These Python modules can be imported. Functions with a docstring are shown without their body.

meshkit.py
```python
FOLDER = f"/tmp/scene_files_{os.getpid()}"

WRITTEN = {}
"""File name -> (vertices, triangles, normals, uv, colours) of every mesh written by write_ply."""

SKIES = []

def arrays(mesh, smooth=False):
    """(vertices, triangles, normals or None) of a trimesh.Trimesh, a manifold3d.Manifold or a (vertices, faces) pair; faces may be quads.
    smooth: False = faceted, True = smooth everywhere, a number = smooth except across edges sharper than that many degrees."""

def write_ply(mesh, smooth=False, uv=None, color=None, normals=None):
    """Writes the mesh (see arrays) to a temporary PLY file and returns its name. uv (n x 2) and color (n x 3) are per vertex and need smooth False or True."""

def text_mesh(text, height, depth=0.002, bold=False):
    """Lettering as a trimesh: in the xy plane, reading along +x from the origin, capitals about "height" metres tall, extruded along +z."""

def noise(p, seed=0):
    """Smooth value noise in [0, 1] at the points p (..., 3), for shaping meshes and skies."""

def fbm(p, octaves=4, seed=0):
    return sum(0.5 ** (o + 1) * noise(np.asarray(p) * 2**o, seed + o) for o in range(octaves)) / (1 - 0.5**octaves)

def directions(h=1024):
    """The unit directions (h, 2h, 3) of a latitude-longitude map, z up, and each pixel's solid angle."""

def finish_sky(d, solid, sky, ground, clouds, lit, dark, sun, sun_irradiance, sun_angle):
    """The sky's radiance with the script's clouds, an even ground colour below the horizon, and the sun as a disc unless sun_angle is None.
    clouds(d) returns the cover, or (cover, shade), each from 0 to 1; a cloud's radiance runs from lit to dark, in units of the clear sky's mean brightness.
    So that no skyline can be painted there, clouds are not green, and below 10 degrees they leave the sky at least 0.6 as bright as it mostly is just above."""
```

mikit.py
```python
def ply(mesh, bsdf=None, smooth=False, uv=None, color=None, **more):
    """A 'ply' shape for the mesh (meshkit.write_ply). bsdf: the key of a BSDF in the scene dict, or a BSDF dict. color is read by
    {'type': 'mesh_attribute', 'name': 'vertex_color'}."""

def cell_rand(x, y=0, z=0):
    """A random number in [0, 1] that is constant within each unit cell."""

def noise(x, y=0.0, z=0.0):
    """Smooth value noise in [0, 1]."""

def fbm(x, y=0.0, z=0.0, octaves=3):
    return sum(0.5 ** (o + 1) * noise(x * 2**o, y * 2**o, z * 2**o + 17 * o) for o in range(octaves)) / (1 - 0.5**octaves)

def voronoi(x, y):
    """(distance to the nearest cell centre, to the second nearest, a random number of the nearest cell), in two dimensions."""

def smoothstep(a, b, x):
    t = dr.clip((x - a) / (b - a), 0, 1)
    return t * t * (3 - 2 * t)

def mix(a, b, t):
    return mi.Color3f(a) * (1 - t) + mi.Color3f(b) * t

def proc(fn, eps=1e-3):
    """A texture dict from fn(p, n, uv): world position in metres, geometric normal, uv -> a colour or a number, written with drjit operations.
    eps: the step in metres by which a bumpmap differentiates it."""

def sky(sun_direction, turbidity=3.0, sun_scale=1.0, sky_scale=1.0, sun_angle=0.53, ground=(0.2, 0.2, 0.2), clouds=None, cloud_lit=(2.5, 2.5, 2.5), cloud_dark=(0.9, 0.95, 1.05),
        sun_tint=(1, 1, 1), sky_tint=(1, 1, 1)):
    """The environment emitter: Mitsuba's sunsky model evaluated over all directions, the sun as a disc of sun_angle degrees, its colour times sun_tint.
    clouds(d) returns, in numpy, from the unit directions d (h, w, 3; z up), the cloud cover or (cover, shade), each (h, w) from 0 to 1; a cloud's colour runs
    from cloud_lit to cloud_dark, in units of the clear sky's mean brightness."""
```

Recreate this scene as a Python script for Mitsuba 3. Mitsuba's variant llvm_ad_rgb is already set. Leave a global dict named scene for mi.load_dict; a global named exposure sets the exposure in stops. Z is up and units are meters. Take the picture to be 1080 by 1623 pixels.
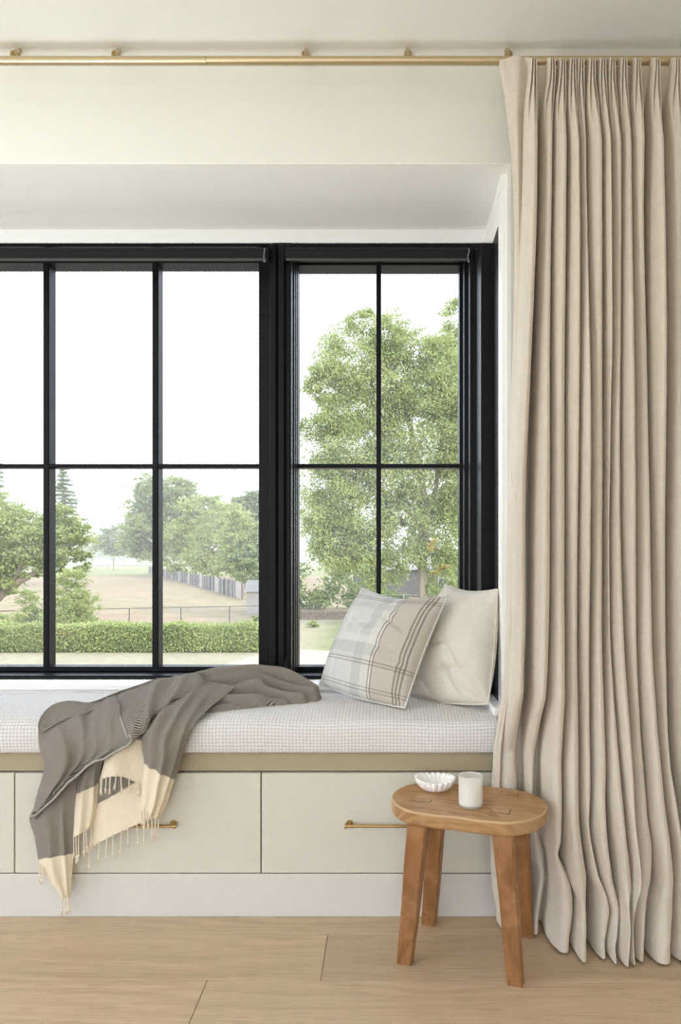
import math, random
import numpy as np, trimesh
import mitsuba as mi, drjit as dr
import manifold3d as m3
from scipy.interpolate import PchipInterpolator, make_interp_spline
import mikit, meshkit

random.seed(7)
rng = np.random.default_rng(7)
T = mi.ScalarTransform4f
scene, labels = {}, {}

# ------------------------------------------------------------------ camera, sky, sun, exposure
EYE = 1.014          # eye height over the room's floor
F, U0, V0 = 1120.0, 612.0, 885.0   # focal length and principal point in pixels of 1080 x 1623
scene['camera'] = {'type': 'perspective', 'fov': math.degrees(2 * math.atan(540 / F)), 'fov_axis': 'x',
                   'principal_point_offset_x': -(U0 - 540) / 1080, 'principal_point_offset_y': -(V0 - 811.5) / 1623,
                   'near_clip': 0.05, 'far_clip': 3000.0,
                   'to_world': T().look_at([0, 0, EYE], [0, 1, EYE], [0, 0, 1])}


def haze_cover(d):
    z = np.clip(d[..., 2], 0, 1)
    n = meshkit.fbm(d * 3.0 + 5.0, 4, 3)
    return np.clip(0.45 + 0.5 * np.exp(-z * 2.2) + 0.35 * (n - 0.5), 0, 1)


scene['sky'] = mikit.sky((0.60, -0.62, 0.60), turbidity=4.0, sun_scale=0.85, sky_scale=6.5, sky_tint=(0.80, 1.0, 1.22), ground=(0.33, 0.29, 0.22),
                         clouds=haze_cover, cloud_lit=(2.3, 2.35, 2.45), cloud_dark=(1.4, 1.45, 1.55), sun_tint=(0.93, 0.98, 0.95))
exposure = 1.46
FILL_LAMP = 72.0         # radiance of the unseen uplighter added as fill

GROUND = EYE - 4.5   # the room is on the upper floor


def W(u, v, y):
    return np.array([(u - U0) * y / F, y, EYE - (v - V0) * y / F])


def X(u, y): return (u - U0) * y / F
def Z(v, y): return EYE - (v - V0) * y / F


# ------------------------------------------------------------------ helpers
def add(key, mesh, bsdf, smooth=False, label=None, category=None, group=None, kind=None, **more):
    n, base = 0, key
    while key in scene:
        n += 1
        key = f'{base}_{n:03d}'
    scene[key] = mikit.ply(mesh, bsdf, smooth, **more)
    tag(key, label, category, group, kind)
    return key


def tag(key, label=None, category=None, group=None, kind=None):
    d = {k: v for k, v in (('label', label), ('category', category), ('group', group), ('kind', kind)) if v}
    if d:
        labels[key] = d


def cbox(lo, hi, c=0.002):
    lo, hi = np.minimum(lo, hi).astype(float), np.maximum(lo, hi).astype(float)
    c = min(c, 0.45 * (hi - lo).min())
    if c <= 0:
        return trimesh.creation.box(bounds=[lo, hi])
    pts = []
    for sx in (0, 1):
        for sy in (0, 1):
            for sz in (0, 1):
                p = np.array([hi[0] if sx else lo[0], hi[1] if sy else lo[1], hi[2] if sz else lo[2]])
                s = np.array([-1 if sx else 1, -1 if sy else 1, -1 if sz else 1]) * c
                for k in range(3):
                    q = p + s
                    q[k] = p[k]
                    pts.append(q)
    return trimesh.convex.convex_hull(np.array(pts))


def cat(ms): return trimesh.util.concatenate(ms)


def tube(pts, r, sides=8, caps=True):
    p = np.asarray(pts, float)
    r = np.broadcast_to(np.asarray(r, float), (len(p),))
    t = np.gradient(p, axis=0)
    t /= np.linalg.norm(t, axis=1, keepdims=True) + 1e-12
    ref = np.array([0, 0, 1.0]) if abs(t[:, 2]).mean() < 0.8 else np.array([1.0, 0, 0])
    a = np.cross(t, ref)
    a /= np.linalg.norm(a, axis=1, keepdims=True) + 1e-12
    b = np.cross(t, a)
    ang = np.arange(sides) * 2 * np.pi / sides
    v = (p[:, None] + r[:, None, None] * (np.cos(ang)[None, :, None] * a[:, None] + np.sin(ang)[None, :, None] * b[:, None])).reshape(-1, 3)
    f = []
    for i in range(len(p) - 1):
        for j in range(sides):
            k = (j + 1) % sides
            q = [i * sides + j, i * sides + k, (i + 1) * sides + k, (i + 1) * sides + j]
            f += [[q[0], q[1], q[2]], [q[0], q[2], q[3]]]
    if caps:
        v = np.vstack([v, p[0], p[-1]])
        n = len(v)
        for j in range(sides):
            k = (j + 1) % sides
            f += [[n - 2, k, j], [n - 1, (len(p) - 1) * sides + j, (len(p) - 1) * sides + k]]
    return trimesh.Trimesh(v, np.array(f), process=False)


def lathe(prof, n=48, flute=None):
    """prof: list of (r, z), turned about z."""
    prof = np.array(prof, float)
    th = np.arange(n) * 2 * np.pi / n
    k = np.ones((len(prof), n)) if flute is None else flute(prof, th)
    v = np.stack([prof[:, :1] * k * np.cos(th), prof[:, :1] * k * np.sin(th), np.repeat(prof[:, 1:], n, 1)], -1).reshape(-1, 3)
    f = []
    for i in range(len(prof) - 1):
        for j in range(n):
            a, b = i * n + j, i * n + (j + 1) % n
            f += [[a, b, b + n], [a, b + n, a + n]]
    return trimesh.Trimesh(v, np.array(f), process=False)


def grid_faces(nr, nc):
    i, j = np.meshgrid(np.arange(nr - 1), np.arange(nc - 1), indexing='ij')
    a = (i * nc + j).ravel()
    return np.vstack([np.stack([a, a + 1, a + nc + 1], 1), np.stack([a, a + nc + 1, a + nc], 1)])


def cyl(p0, p1, r, n=16): return tube([p0, p1], r, n)


# ------------------------------------------------------------------ materials
def diffuse(c): return {'type': 'twosided', 'b': {'type': 'diffuse', 'reflectance': {'type': 'rgb', 'value': list(c)} if not isinstance(c, dict) else c}}


def pr(c, rough=0.5, **k):
    return {'type': 'twosided', 'b': {'type': 'principled', 'base_color': {'type': 'rgb', 'value': list(c)} if not isinstance(c, dict) else c, 'roughness': rough, **k}}


N, FB, SS, MIX = mikit.noise, mikit.fbm, mikit.smoothstep, mikit.mix

scene['wall_paint'] = diffuse((0.735, 0.72, 0.66))
scene['ceiling_paint'] = diffuse((0.82, 0.81, 0.78))
scene['soffit_paint'] = diffuse((0.93, 0.925, 0.89))
scene['white_trim'] = pr((0.86, 0.855, 0.835), 0.4, specular=0.4)
scene['bench_paint'] = pr((0.595, 0.572, 0.488), 0.38, specular=0.4)
scene['kick_paint'] = pr((0.61, 0.59, 0.54), 0.4, specular=0.4)
scene['tan_edge'] = pr((0.37, 0.315, 0.205), 0.5, specular=0.3)
scene['black_frame'] = pr((0.008, 0.0085, 0.0095), 0.42, specular=0.12)
scene['black_fabric'] = pr((0.012, 0.0125, 0.0135), 0.6, specular=0.15)
scene['hem_bar'] = pr((0.06, 0.06, 0.06), 0.4, specular=0.3)
scene['brass'] = {'type': 'twosided', 'b': {'type': 'principled', 'base_color': {'type': 'rgb', 'value': [0.58, 0.47, 0.29]}, 'roughness': 0.34, 'metallic': 0.9}}
scene['old_brass'] = {'type': 'twosided', 'b': {'type': 'principled', 'base_color': {'type': 'rgb', 'value': [0.46, 0.31, 0.13]}, 'roughness': 0.33, 'metallic': 0.9}}
scene['glass'] = {'type': 'thindielectric', 'int_ior': 1.16, 'specular_transmittance': {'type': 'rgb', 'value': [0.97, 0.98, 0.98]}}
scene['chain'] = pr((0.25, 0.25, 0.26), 0.25, metallic=0.8)
scene['bounce_stone'] = diffuse((0.74, 0.72, 0.68))
scene['bounce_wool'] = diffuse((0.80, 0.77, 0.72))
scene['dark_gap'] = diffuse((0.02, 0.015, 0.01))


def oak(p, n, uv):
    k = uv.x
    x, y = p.x + 7.3 * k, p.y + 3.1 * uv.y
    warp = FB(x * 1.3, y * 9.0, k * 9, 3)
    ring = 0.5 + 0.5 * dr.sin((y * 55 + warp * 16 + x * 1.2) * 2.0)
    fine = FB(x * 9, y * 420, k * 5, 3)
    pore = SS(0.62, 0.8, N(x * 16, y * 700, 3.0))
    c = MIX((0.56, 0.425, 0.285), (0.44, 0.315, 0.195), dr.clip(0.10 + 0.48 * ring * SS(0.3, 0.75, warp) + 0.55 * (fine - 0.4), 0, 1))
    c = MIX(c, (0.32, 0.23, 0.15), 0.35 * pore)
    return c * (0.86 + 0.24 * k)


scene['oak'] = pr(mikit.proc(oak), 0.42, specular=0.35)


def stool_wood(p, n, uv):
    # grain runs along uv.x (metres), uv.y across, the third number set by p.z
    x, y = uv.x, uv.y
    w = FB(x * 7, y * 30, p.z * 4, 3)
    ring = 0.5 + 0.5 * dr.sin(y * 330 + w * 15 + x * 14)
    fine = FB(x * 35, y * 900, 2.0, 3)
    worn = FB(p.x * 26, p.y * 26, p.z * 26, 3)
    knot = SS(0.74, 0.85, FB(p.x * 60 + 4, p.y * 60, p.z * 60, 2))
    c = MIX((0.29, 0.135, 0.05), (0.14, 0.056, 0.018), dr.clip(0.42 * ring * w * 1.6 + 0.6 * (fine - 0.35), 0, 1))
    c = MIX(c, (0.36, 0.19, 0.08), 0.55 * SS(0.45, 0.75, worn))
    return MIX(c, (0.17, 0.07, 0.025), 0.6 * knot)


scene['stool_wood'] = pr(mikit.proc(stool_wood), 0.42, specular=0.4)


ST = .391            # height of the stool


def stool_top_wood(p, n, uv):
    x, y = uv.x, uv.y
    w = FB(x * 6, y * 26, 1.0, 3)
    ring = 0.5 + 0.5 * dr.sin(y * 260 + w * 17 + x * 9)
    fine = FB(x * 30, y * 800, 2.0, 3)
    worn = FB(p.x * 17, p.y * 17, 2.0, 3)
    c = MIX((0.42, 0.235, 0.10), (0.21, 0.095, 0.035), dr.clip(0.5 * ring * w * 1.6 + 0.55 * (fine - 0.35), 0, 1))
    c = MIX(c, (0.45, 0.285, 0.15), 0.6 * SS(0.42, 0.72, worn))
    rim_highlight = SS(ST - 0.0075, ST - 0.004, p.z) * SS(ST - 0.0001, ST - 0.0012, p.z)  # highlight along the seat's top edge, painted into the wood colour
    return MIX(c, (0.56, 0.39, 0.22), 0.7 * rim_highlight)


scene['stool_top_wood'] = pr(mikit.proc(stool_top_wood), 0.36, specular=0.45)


def houndstooth(p, n, uv):
    k = 8 / 0.0098
    x, y = uv.x * k, uv.y * k
    fx, fy = x - 8 * dr.floor(x / 8), y - 8 * dr.floor(y / 8)
    s = dr.floor(x) + dr.floor(y)
    tw = (s - 4 * dr.floor(s / 4)) < 2
    a, b = dr.select(fx < 4, 1.0, 0.0), dr.select(fy < 4, 1.0, 0.0)
    v = dr.select(tw, a, b)
    return MIX((0.80, 0.785, 0.765), (0.50, 0.47, 0.435), v * (0.85 + 0.3 * (N(uv.x * 300, uv.y * 300) - 0.5)))


scene['houndstooth'] = diffuse(mikit.proc(houndstooth))


def linen(p, n, uv):
    x, y = uv.x, uv.y
    a = N(x * 900, y * 40, 1.0) - 0.5
    b = N(x * 40, y * 900, 2.0) - 0.5
    c = FB(x * 14, y * 6, 3.0, 3) - 0.5
    return mi.Color3f(0.595, 0.535, 0.455) * (1 + 0.10 * a + 0.10 * b + 0.06 * c)


scene['linen'] = {'type': 'twosided', 'b': {'type': 'principled', 'base_color': mikit.proc(linen), 'roughness': 0.85, 'specular': 0.15, 'sheen': 0.25}}


def weave(x, y):
    a = N(x * 620, y * 240, 1.0) - 0.5
    b = N(x * 240, y * 620, 2.0) - 0.5
    return 0.6 * (a + b)


def plaid(p, n, uv):
    x, y = uv.x, uv.y        # 0..1 across the pillow

    def line(t, c, w): return SS(w, w * 0.55, dr.abs(t - c))

    def band(t, a, b, e=0.006): return SS(a - e, a + e, t) * SS(b + e, b - e, t)
    c = MIX((0.66, 0.635, 0.585), (0.66, 0.635, 0.585), 0)
    c = MIX(c, (0.505, 0.455, 0.39), 0.85 * band(x, 0.665, 1.2))
    c = MIX(c, (0.625, 0.63, 0.595), 0.85 * band(x, 0.12, 0.60))
    c = MIX(c, (0.70, 0.70, 0.68), 0.8 * band(x, 0.155, 0.20))
    c = MIX(c, (0.42, 0.44, 0.42), 0.5 * band(x, 0.44, 0.545))
    c = MIX(c, (0.44, 0.46, 0.44), 0.45 * band(y, 0.33, 0.43) * band(x, -1, 0.66))
    c = MIX(c, (0.70, 0.69, 0.66), 0.5 * band(y, 0.43, 0.50) * band(x, -1, 0.66))
    c = MIX(c, (0.46, 0.47, 0.45), 0.35 * band(y, 0.78, 0.85) * band(x, -1, 0.66))
    dk = (0.135, 0.105, 0.082)
    for q, w in ((0.635, 0.0075), (0.665, 0.0075), (0.885, 0.009), (0.915, 0.009), (0.945, 0.009), (0.06, 0.004), (0.085, 0.004)):
        c = MIX(c, dk, (0.66 if q > 0.5 else 0.35) * line(x, q, w))
    for q, w in ((0.262, 0.0065), (0.288, 0.0065), (0.895, 0.0065), (0.92, 0.0065), (0.06, 0.005), (0.085, 0.005)):
        c = MIX(c, dk, 0.5 * line(y, q, w))
    return c * (1 + 0.22 * weave(x * 0.8, y * 0.8))


scene['plaid'] = diffuse(mikit.proc(plaid))


def oatmeal(p, n, uv):
    return mi.Color3f(0.67, 0.625, 0.545) * (1 + 0.30 * weave(uv.x * 0.8, uv.y * 0.8) + 0.08 * (FB(uv.x * 5, uv.y * 5, 0.0, 2) - 0.5))


scene['oatmeal'] = diffuse(mikit.proc(oatmeal))

CREAM_T = 0.120


def throw_weave(p, n, uv):
    s, t = uv.x, uv.y
    w = 0.0135
    q = s / w
    tri = dr.abs(q - 2 * dr.floor(q / 2) - 1) * w
    ph = (t + tri * 1.25) / 0.0052
    st = 0.5 + 0.5 * dr.sin(ph * 6.2832)
    st = SS(0.25, 0.75, st + 0.3 * (N(s * 500, t * 500, 4.0) - 0.5))
    dark = MIX((0.062, 0.05, 0.041), (0.43, 0.39, 0.335), st)
    cream = MIX((0.70, 0.60, 0.44), (0.80, 0.715, 0.565), st)
    edge = CREAM_T + 0.002 * (N(s * 400, 0.0, 0.0) - 0.5)
    return dr.select(t < edge, cream, dark)


scene['throw_weave'] = diffuse(mikit.proc(throw_weave))
scene['throw_hem'] = diffuse((0.38, 0.36, 0.33))
scene['cream_yarn'] = diffuse((0.79, 0.71, 0.57))
scene['ceramic'] = pr((0.88, 0.87, 0.85), 0.35, specular=0.5)
scene['frosted_glass'] = {'type': 'principledthin', 'base_color': {'type': 'rgb', 'value': [0.93, 0.925, 0.91]}, 'roughness': 0.35, 'spec_trans': 0.45, 'diff_trans': 1.0, 'eta': 1.4}
scene['wax'] = pr((0.90, 0.865, 0.79), 0.45, specular=0.3)
scene['wick'] = diffuse((0.25, 0.2, 0.15))


# outdoor materials
def leaf_color(p, n, uv):
    # uv.x: random per leaf, uv.y: which kind of green
    big = N(p.x * 0.55, p.y * 0.55, p.z * 0.7)
    light = MIX((0.27, 0.335, 0.125), (0.47, 0.515, 0.23), dr.clip(0.6 * uv.x + 0.6 * (big - 0.3), 0, 1))
    dark = MIX((0.10, 0.155, 0.075), (0.205, 0.265, 0.13), dr.clip(0.7 * uv.x + 0.4 * (big - 0.3), 0, 1))
    k = uv.y
    return dr.select(k > 1.5, mi.Color3f(0.42, 0.36, 0.13), MIX(dark, light, dr.clip(k, 0, 1)))


scene['leaf'] = {'type': 'principledthin', 'base_color': mikit.proc(leaf_color), 'roughness': 0.55, 'diff_trans': 0.8, 'spec_trans': 0.0}


def bark_c(p, n, uv):
    return mi.Color3f(0.27, 0.22, 0.175) * (0.6 + 0.8 * FB(p.x * 3, p.y * 3, p.z * 0.9, 3))


scene['bark'] = diffuse(mikit.proc(bark_c))


def field(p, n, uv):
    a = FB(p.x * 0.06, p.y * 0.03, 0.0, 4)
    b = FB(p.x * 0.9, p.y * 0.5, 2.0, 3)
    f = FB(p.x * 5, p.y * 3, 3.0, 2)
    tan = MIX((0.265, 0.21, 0.15), (0.325, 0.265, 0.195), b)
    green = MIX((0.20, 0.22, 0.11), (0.27, 0.275, 0.155), b)
    far = SS(150.0, 210.0, p.y)
    k = dr.clip(SS(0.5, 0.66, a) * 0.25 + far * 0.9, 0, 1)
    return MIX(tan, green, k) * (0.9 + 0.2 * f)


scene['field_grass'] = diffuse(mikit.proc(field))


def lawn_c(p, n, uv):
    a = FB(p.x * 0.5, p.y * 0.5, 1.0, 4)
    f = FB(p.x * 6, p.y * 4, 3.0, 2)
    green = MIX((0.15, 0.185, 0.09), (0.25, 0.25, 0.14), a)
    tan = MIX((0.28, 0.26, 0.175), (0.33, 0.30, 0.22), a)
    return MIX(tan, green, SS(-5.0, -2.5, p.x)) * (0.88 + 0.25 * f)


scene['lawn_grass'] = diffuse(mikit.proc(lawn_c))
scene['concrete'] = diffuse((0.37, 0.325, 0.28))
scene['grey_wood'] = diffuse((0.26, 0.25, 0.235))
scene['pale_siding'] = diffuse((0.396, 0.360, 0.330))
scene['shed_roof'] = diffuse((0.27, 0.255, 0.24))
scene['fence_metal'] = diffuse((0.14, 0.13, 0.12))
scene['low_wall'] = diffuse((0.252, 0.204, 0.162))
scene['slate_siding'] = diffuse((0.11, 0.108, 0.105))
scene['dark_glass'] = pr((0.05, 0.06, 0.07), 0.1)

# ------------------------------------------------------------------ the room
CEIL = Z(77, 2.0)
YW = 2.0                      # plane of the wall above the window and of the bench front
SOFFIT = Z(258.5, 2.0)
XR = 0.354                    # right reveal
RX0, RX1, RY0 = -3.3, 2.5, -3.2
add('ceiling', trimesh.creation.box(bounds=[[RX0 - .2, RY0 - .2, CEIL], [RX1 + .2, 2.7, CEIL + .2]]), 'ceiling_paint', kind='structure')
add('wall_back', cat([trimesh.creation.box(bounds=[[RX0, YW, SOFFIT], [RX1, 2.62, CEIL]]),
                      trimesh.creation.box(bounds=[[XR, YW, 0], [RX1, 2.62, SOFFIT]]),
                      trimesh.creation.box(bounds=[[RX0, YW, 0], [-2.45, 2.62, SOFFIT]]),
                      trimesh.creation.box(bounds=[[-2.45, 2.40, 0], [XR, 2.62, 0.575]])]), 'wall_paint', kind='structure')
add('wall_right', trimesh.creation.box(bounds=[[RX1, RY0, 0], [RX1 + .2, 2.62, CEIL]]), 'wall_paint', kind='structure')
add('wall_left', cat([trimesh.creation.box(bounds=[[RX0 - .2, RY0, 0], [RX0, RY0 + .4, CEIL]]),
                      trimesh.creation.box(bounds=[[RX0 - .2, 1.2, 0], [RX0, 2.62, CEIL]]),
                      trimesh.creation.box(bounds=[[RX0 - .2, RY0, 0], [RX0, 2.62, 0.15]])]), 'wall_paint', kind='structure')
add('wall_front', cat([trimesh.creation.box(bounds=[[RX0, RY0 - .2, 0], [-2.3, RY0, CEIL]]),
                       trimesh.creation.box(bounds=[[.6, RY0 - .2, 0], [RX1, RY0, CEIL]])]), 'wall_paint', kind='structure')

add('ceiling_001', trimesh.creation.box(bounds=[[-2.45, YW + .0005, SOFFIT - .002], [XR, 2.40, SOFFIT + .003]]), 'soffit_paint', kind='structure')

# floor: boards as parts of the floor
add('floor', trimesh.creation.box(bounds=[[RX0 - .2, RY0 - .2, -.22], [RX1 + .2, 2.62, -.006]]), 'dark_gap', kind='structure')
PW = 0.2055
row0 = 1.9055
ends = {0: [-2.2, 1.35], 1: [-0.1565, -1.9, 1.75], 2: [-0.4296, 1.4, -2.3]}
for r in range(-1, 26):
    y1 = row0 - r * PW
    y0 = y1 - PW
    if y1 < RY0:
        break
    y1 = min(y1, 2.05)
    cuts = ends.get(r + 0, None) if r in (0, 1, 2) else None
    if r == 0:
        cuts = [-0.1565, -2.05, 1.7]
    elif r == 1:
        cuts = [-0.4296, -2.4, 1.3]
    elif r == -1:
        cuts = [-1.9, 1.1]
    elif r == 2:
        cuts = [-1.2, 0.75]
    else:
        o = rng.uniform(0, 1.9)
        cuts = [RX0 + o, RX0 + o + 1.9, RX0 + o + 3.8]
    xs = sorted([RX0] + [c for c in cuts if RX0 + .1 < c < RX1 - .1] + [RX1])
    for a, b in zip(xs[:-1], xs[1:]):
        k = rng.uniform(0.2, 0.9)
        if r == 0:
            k = 0.62 if b < 0 else 0.18
        if r == 1:
            k = 0.95 if b < 0 else 0.72
        if r == -1:
            k = 0.35
        m = cbox([a + .0006, y0 + .0006, -.006], [b - .0006, y1 - .0006, 0], 0.0012)
        add('floor__plank', m, 'oak', uv=np.tile([[k, rng.uniform()]], (len(m.vertices), 1)))

add('bounce_terrace', cbox([RX0 - 4, RY0 - 9, -.25], [RX1 + 3, RY0 - .2, -.02], .01), 'bounce_stone', kind='structure')  # unseen pale slab added outside to bounce sunlight into the room


def fill_lamp(n, x, y, H, power, label):
    k = 'fill_lamp' + n
    add(k + '__base', lathe([(.0005, .0), (.15, .0), (.15, .012), (.14, .02), (.02, .028), (.012, .04), (.0005, .04)], 40).apply_translation([x, y, 0]), 'brass', smooth=40)
    add(k + '__pole', cyl([x, y, .03], [x, y, H - .08], .012, 16), 'brass', smooth=40)
    add(k + '__shade', lathe([(.02, H - .1), (.08, H - .08), (.16, H - .02), (.20, H + .04), (.196, H + .042), (.155, H - .012), (.07, H - .068), (.0005, H - .075)], 48).apply_translation([x, y, 0]), 'white_trim', smooth=40)
    t = np.arange(32) * math.pi / 16
    v = np.vstack([np.column_stack([x + .15 * np.cos(t), y + .15 * np.sin(t), np.full(32, H + .01)]), [[x, y, H + .01]]])
    add(k + '__bulb', trimesh.Trimesh(v, [[i, (i + 1) % 32, 32] for i in range(32)], process=False), 'white_trim',
        emitter={'type': 'area', 'radiance': {'type': 'rgb', 'value': [power * .87, power * .975, power * 1.0]}})
    tag(k, label, 'fill lamp')


fill_lamp('', -1.6, 0.3, .70, FILL_LAMP, 'low brass uplighter added as unseen fill light left of the camera')  # added out of view to brighten walls, ceiling and soffit
add('bounce_rug', cbox([-2.6, RY0 + .35, 0.0005], [2.0, -.55, .012], .004), 'bounce_wool', label='pale light bouncing mat added on the floor behind the camera', category='bounce_rug')  # added out of view to bounce sunlight up to the ceiling

# ------------------------------------------------------------------ windows
GY = 2.537
FR_TOP = 2.0855
FR_LOW = 2.0745        # top of the posts that stand nearer to the room
add('window_1__frame', cat([cbox([-2.45, 2.47, 2.067], [-.393, 2.60, FR_TOP + .04], .003),
                            cbox([-2.45, 2.40, 2.075], [-.393, 2.60, FR_TOP], .003),
                            cbox([-2.45, 2.38, .5996 - .02], [-.393, 2.60, .598], .003),
                            cbox([-2.45, 2.42, .590], [-.393, 2.60, .612], .003),
                            cbox([-.440, 2.44, .58], [-.393, 2.60, FR_TOP], .003),
                            cbox([-2.45, 2.38, .58], [-1.98, 2.60, FR_TOP], .003)]), 'black_frame', kind=None)
add('window_1__sash', cat([cbox([-1.985, 2.50, .612], [-.435, 2.56, .630], .003), cbox([-1.985, 2.50, 2.06], [-.435, 2.56, 2.075], .003),
                           cbox([-.452 + .010, 2.50, .60], [-.43, 2.56, 2.07], .002), cbox([-2.0, 2.50, .60], [-1.606, 2.56, 2.07], .002)]), 'black_frame')
tag('window_1__frame')
VB1 = [(X(68, 2.51), X(77.5, 2.51)), (X(241, 2.51), X(251, 2.51))]
ZM0, ZM1 = Z(741, 2.51), Z(735, 2.51)
for a, b in VB1:
    add('window_1__muntin', cbox([a, 2.51, .62], [b, 2.565, 2.068], .003), 'black_frame')
add('window_1__muntin', cbox([-1.61, 2.511, ZM0], [-.435, 2.563, ZM1], .003), 'black_frame')
xs = [-1.61] + [(a + b) / 2 for a, b in VB1] + [-.438]
zs = [.622, (ZM0 + ZM1) / 2, 2.068]


def pane(key, x0, x1, z0, z1):
    v = np.array([[x0, GY, z0], [x1, GY, z0], [x1, GY, z1], [x0, GY, z1]])
    add(key, trimesh.Trimesh(v, [[0, 1, 2], [0, 2, 3]], process=False), 'glass')


for a, b in zip(xs[:-1], xs[1:]):
    for c, d in zip(zs[:-1], zs[1:]):
        pane('window_1__pane', a, b, c, d)
tag('window_1', kind='structure', label='black framed picture window with dark muntin bars behind the window seat')

# the right-hand window, its mullion and black side boards
xl, xr2 = -.317, .265
add('window_2__frame', cat([cbox([xl - .0765, 2.38, .58], [xl - .052, 2.60, FR_LOW], .004), cbox([xl - .048, 2.38, .58], [xl - .024, 2.60, FR_LOW], .004),
                            cbox([xl - .021, 2.385, .58], [xl - .004, 2.60, FR_LOW], .004), cbox([xl - .07, 2.40, .58], [xl - .004, 2.60, FR_TOP], .001),
                            cbox([xl - .01, 2.44, .58], [xl + .0, 2.60, FR_TOP], .002),
                            cbox([xl - .01, 2.40, 2.058], [.34, 2.60, FR_TOP], .003),
                            cbox([xl - .01, 2.38, .58], [.34, 2.60, .598], .003), cbox([xl - .01, 2.42, .59], [.34, 2.60, .612], .003),
                            cbox([xr2 + .006, 2.44, .58], [.30, 2.60, FR_TOP], .002), cbox([xr2 + .018, 2.375, .58], [.305, 2.60, FR_LOW], .003)]), 'black_frame')
add('window_2__sash', cat([cbox([xl - .003, 2.50, .60], [xl + .004, 2.56, 2.07], .002), cbox([xr2 - .004, 2.50, .60], [xr2 + .010, 2.56, 2.07], .002),
                           cbox([xl, 2.47, .60], [xl + .002, 2.56, 2.06], .001),
                           cbox([xl, 2.50, .606], [xr2, 2.56, .630], .003), cbox([xl, 2.50, 2.052], [xr2, 2.56, 2.075], .003)]), 'black_frame')
a, b = X(597, 2.51), X(604, 2.51)
add('window_2__muntin', cbox([a, 2.51, .62], [b, 2.565, 2.062], .003), 'black_frame')
add('window_2__muntin', cbox([xl, 2.511, ZM0], [xr2, 2.563, ZM1], .003), 'black_frame')
for p0, p1 in ((xl + .002, (a + b) / 2), ((a + b) / 2, xr2 - .002)):
    for c, d in zip(zs[:-1], zs[1:]):
        pane('window_2__pane', p0, p1, c, d)
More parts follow.
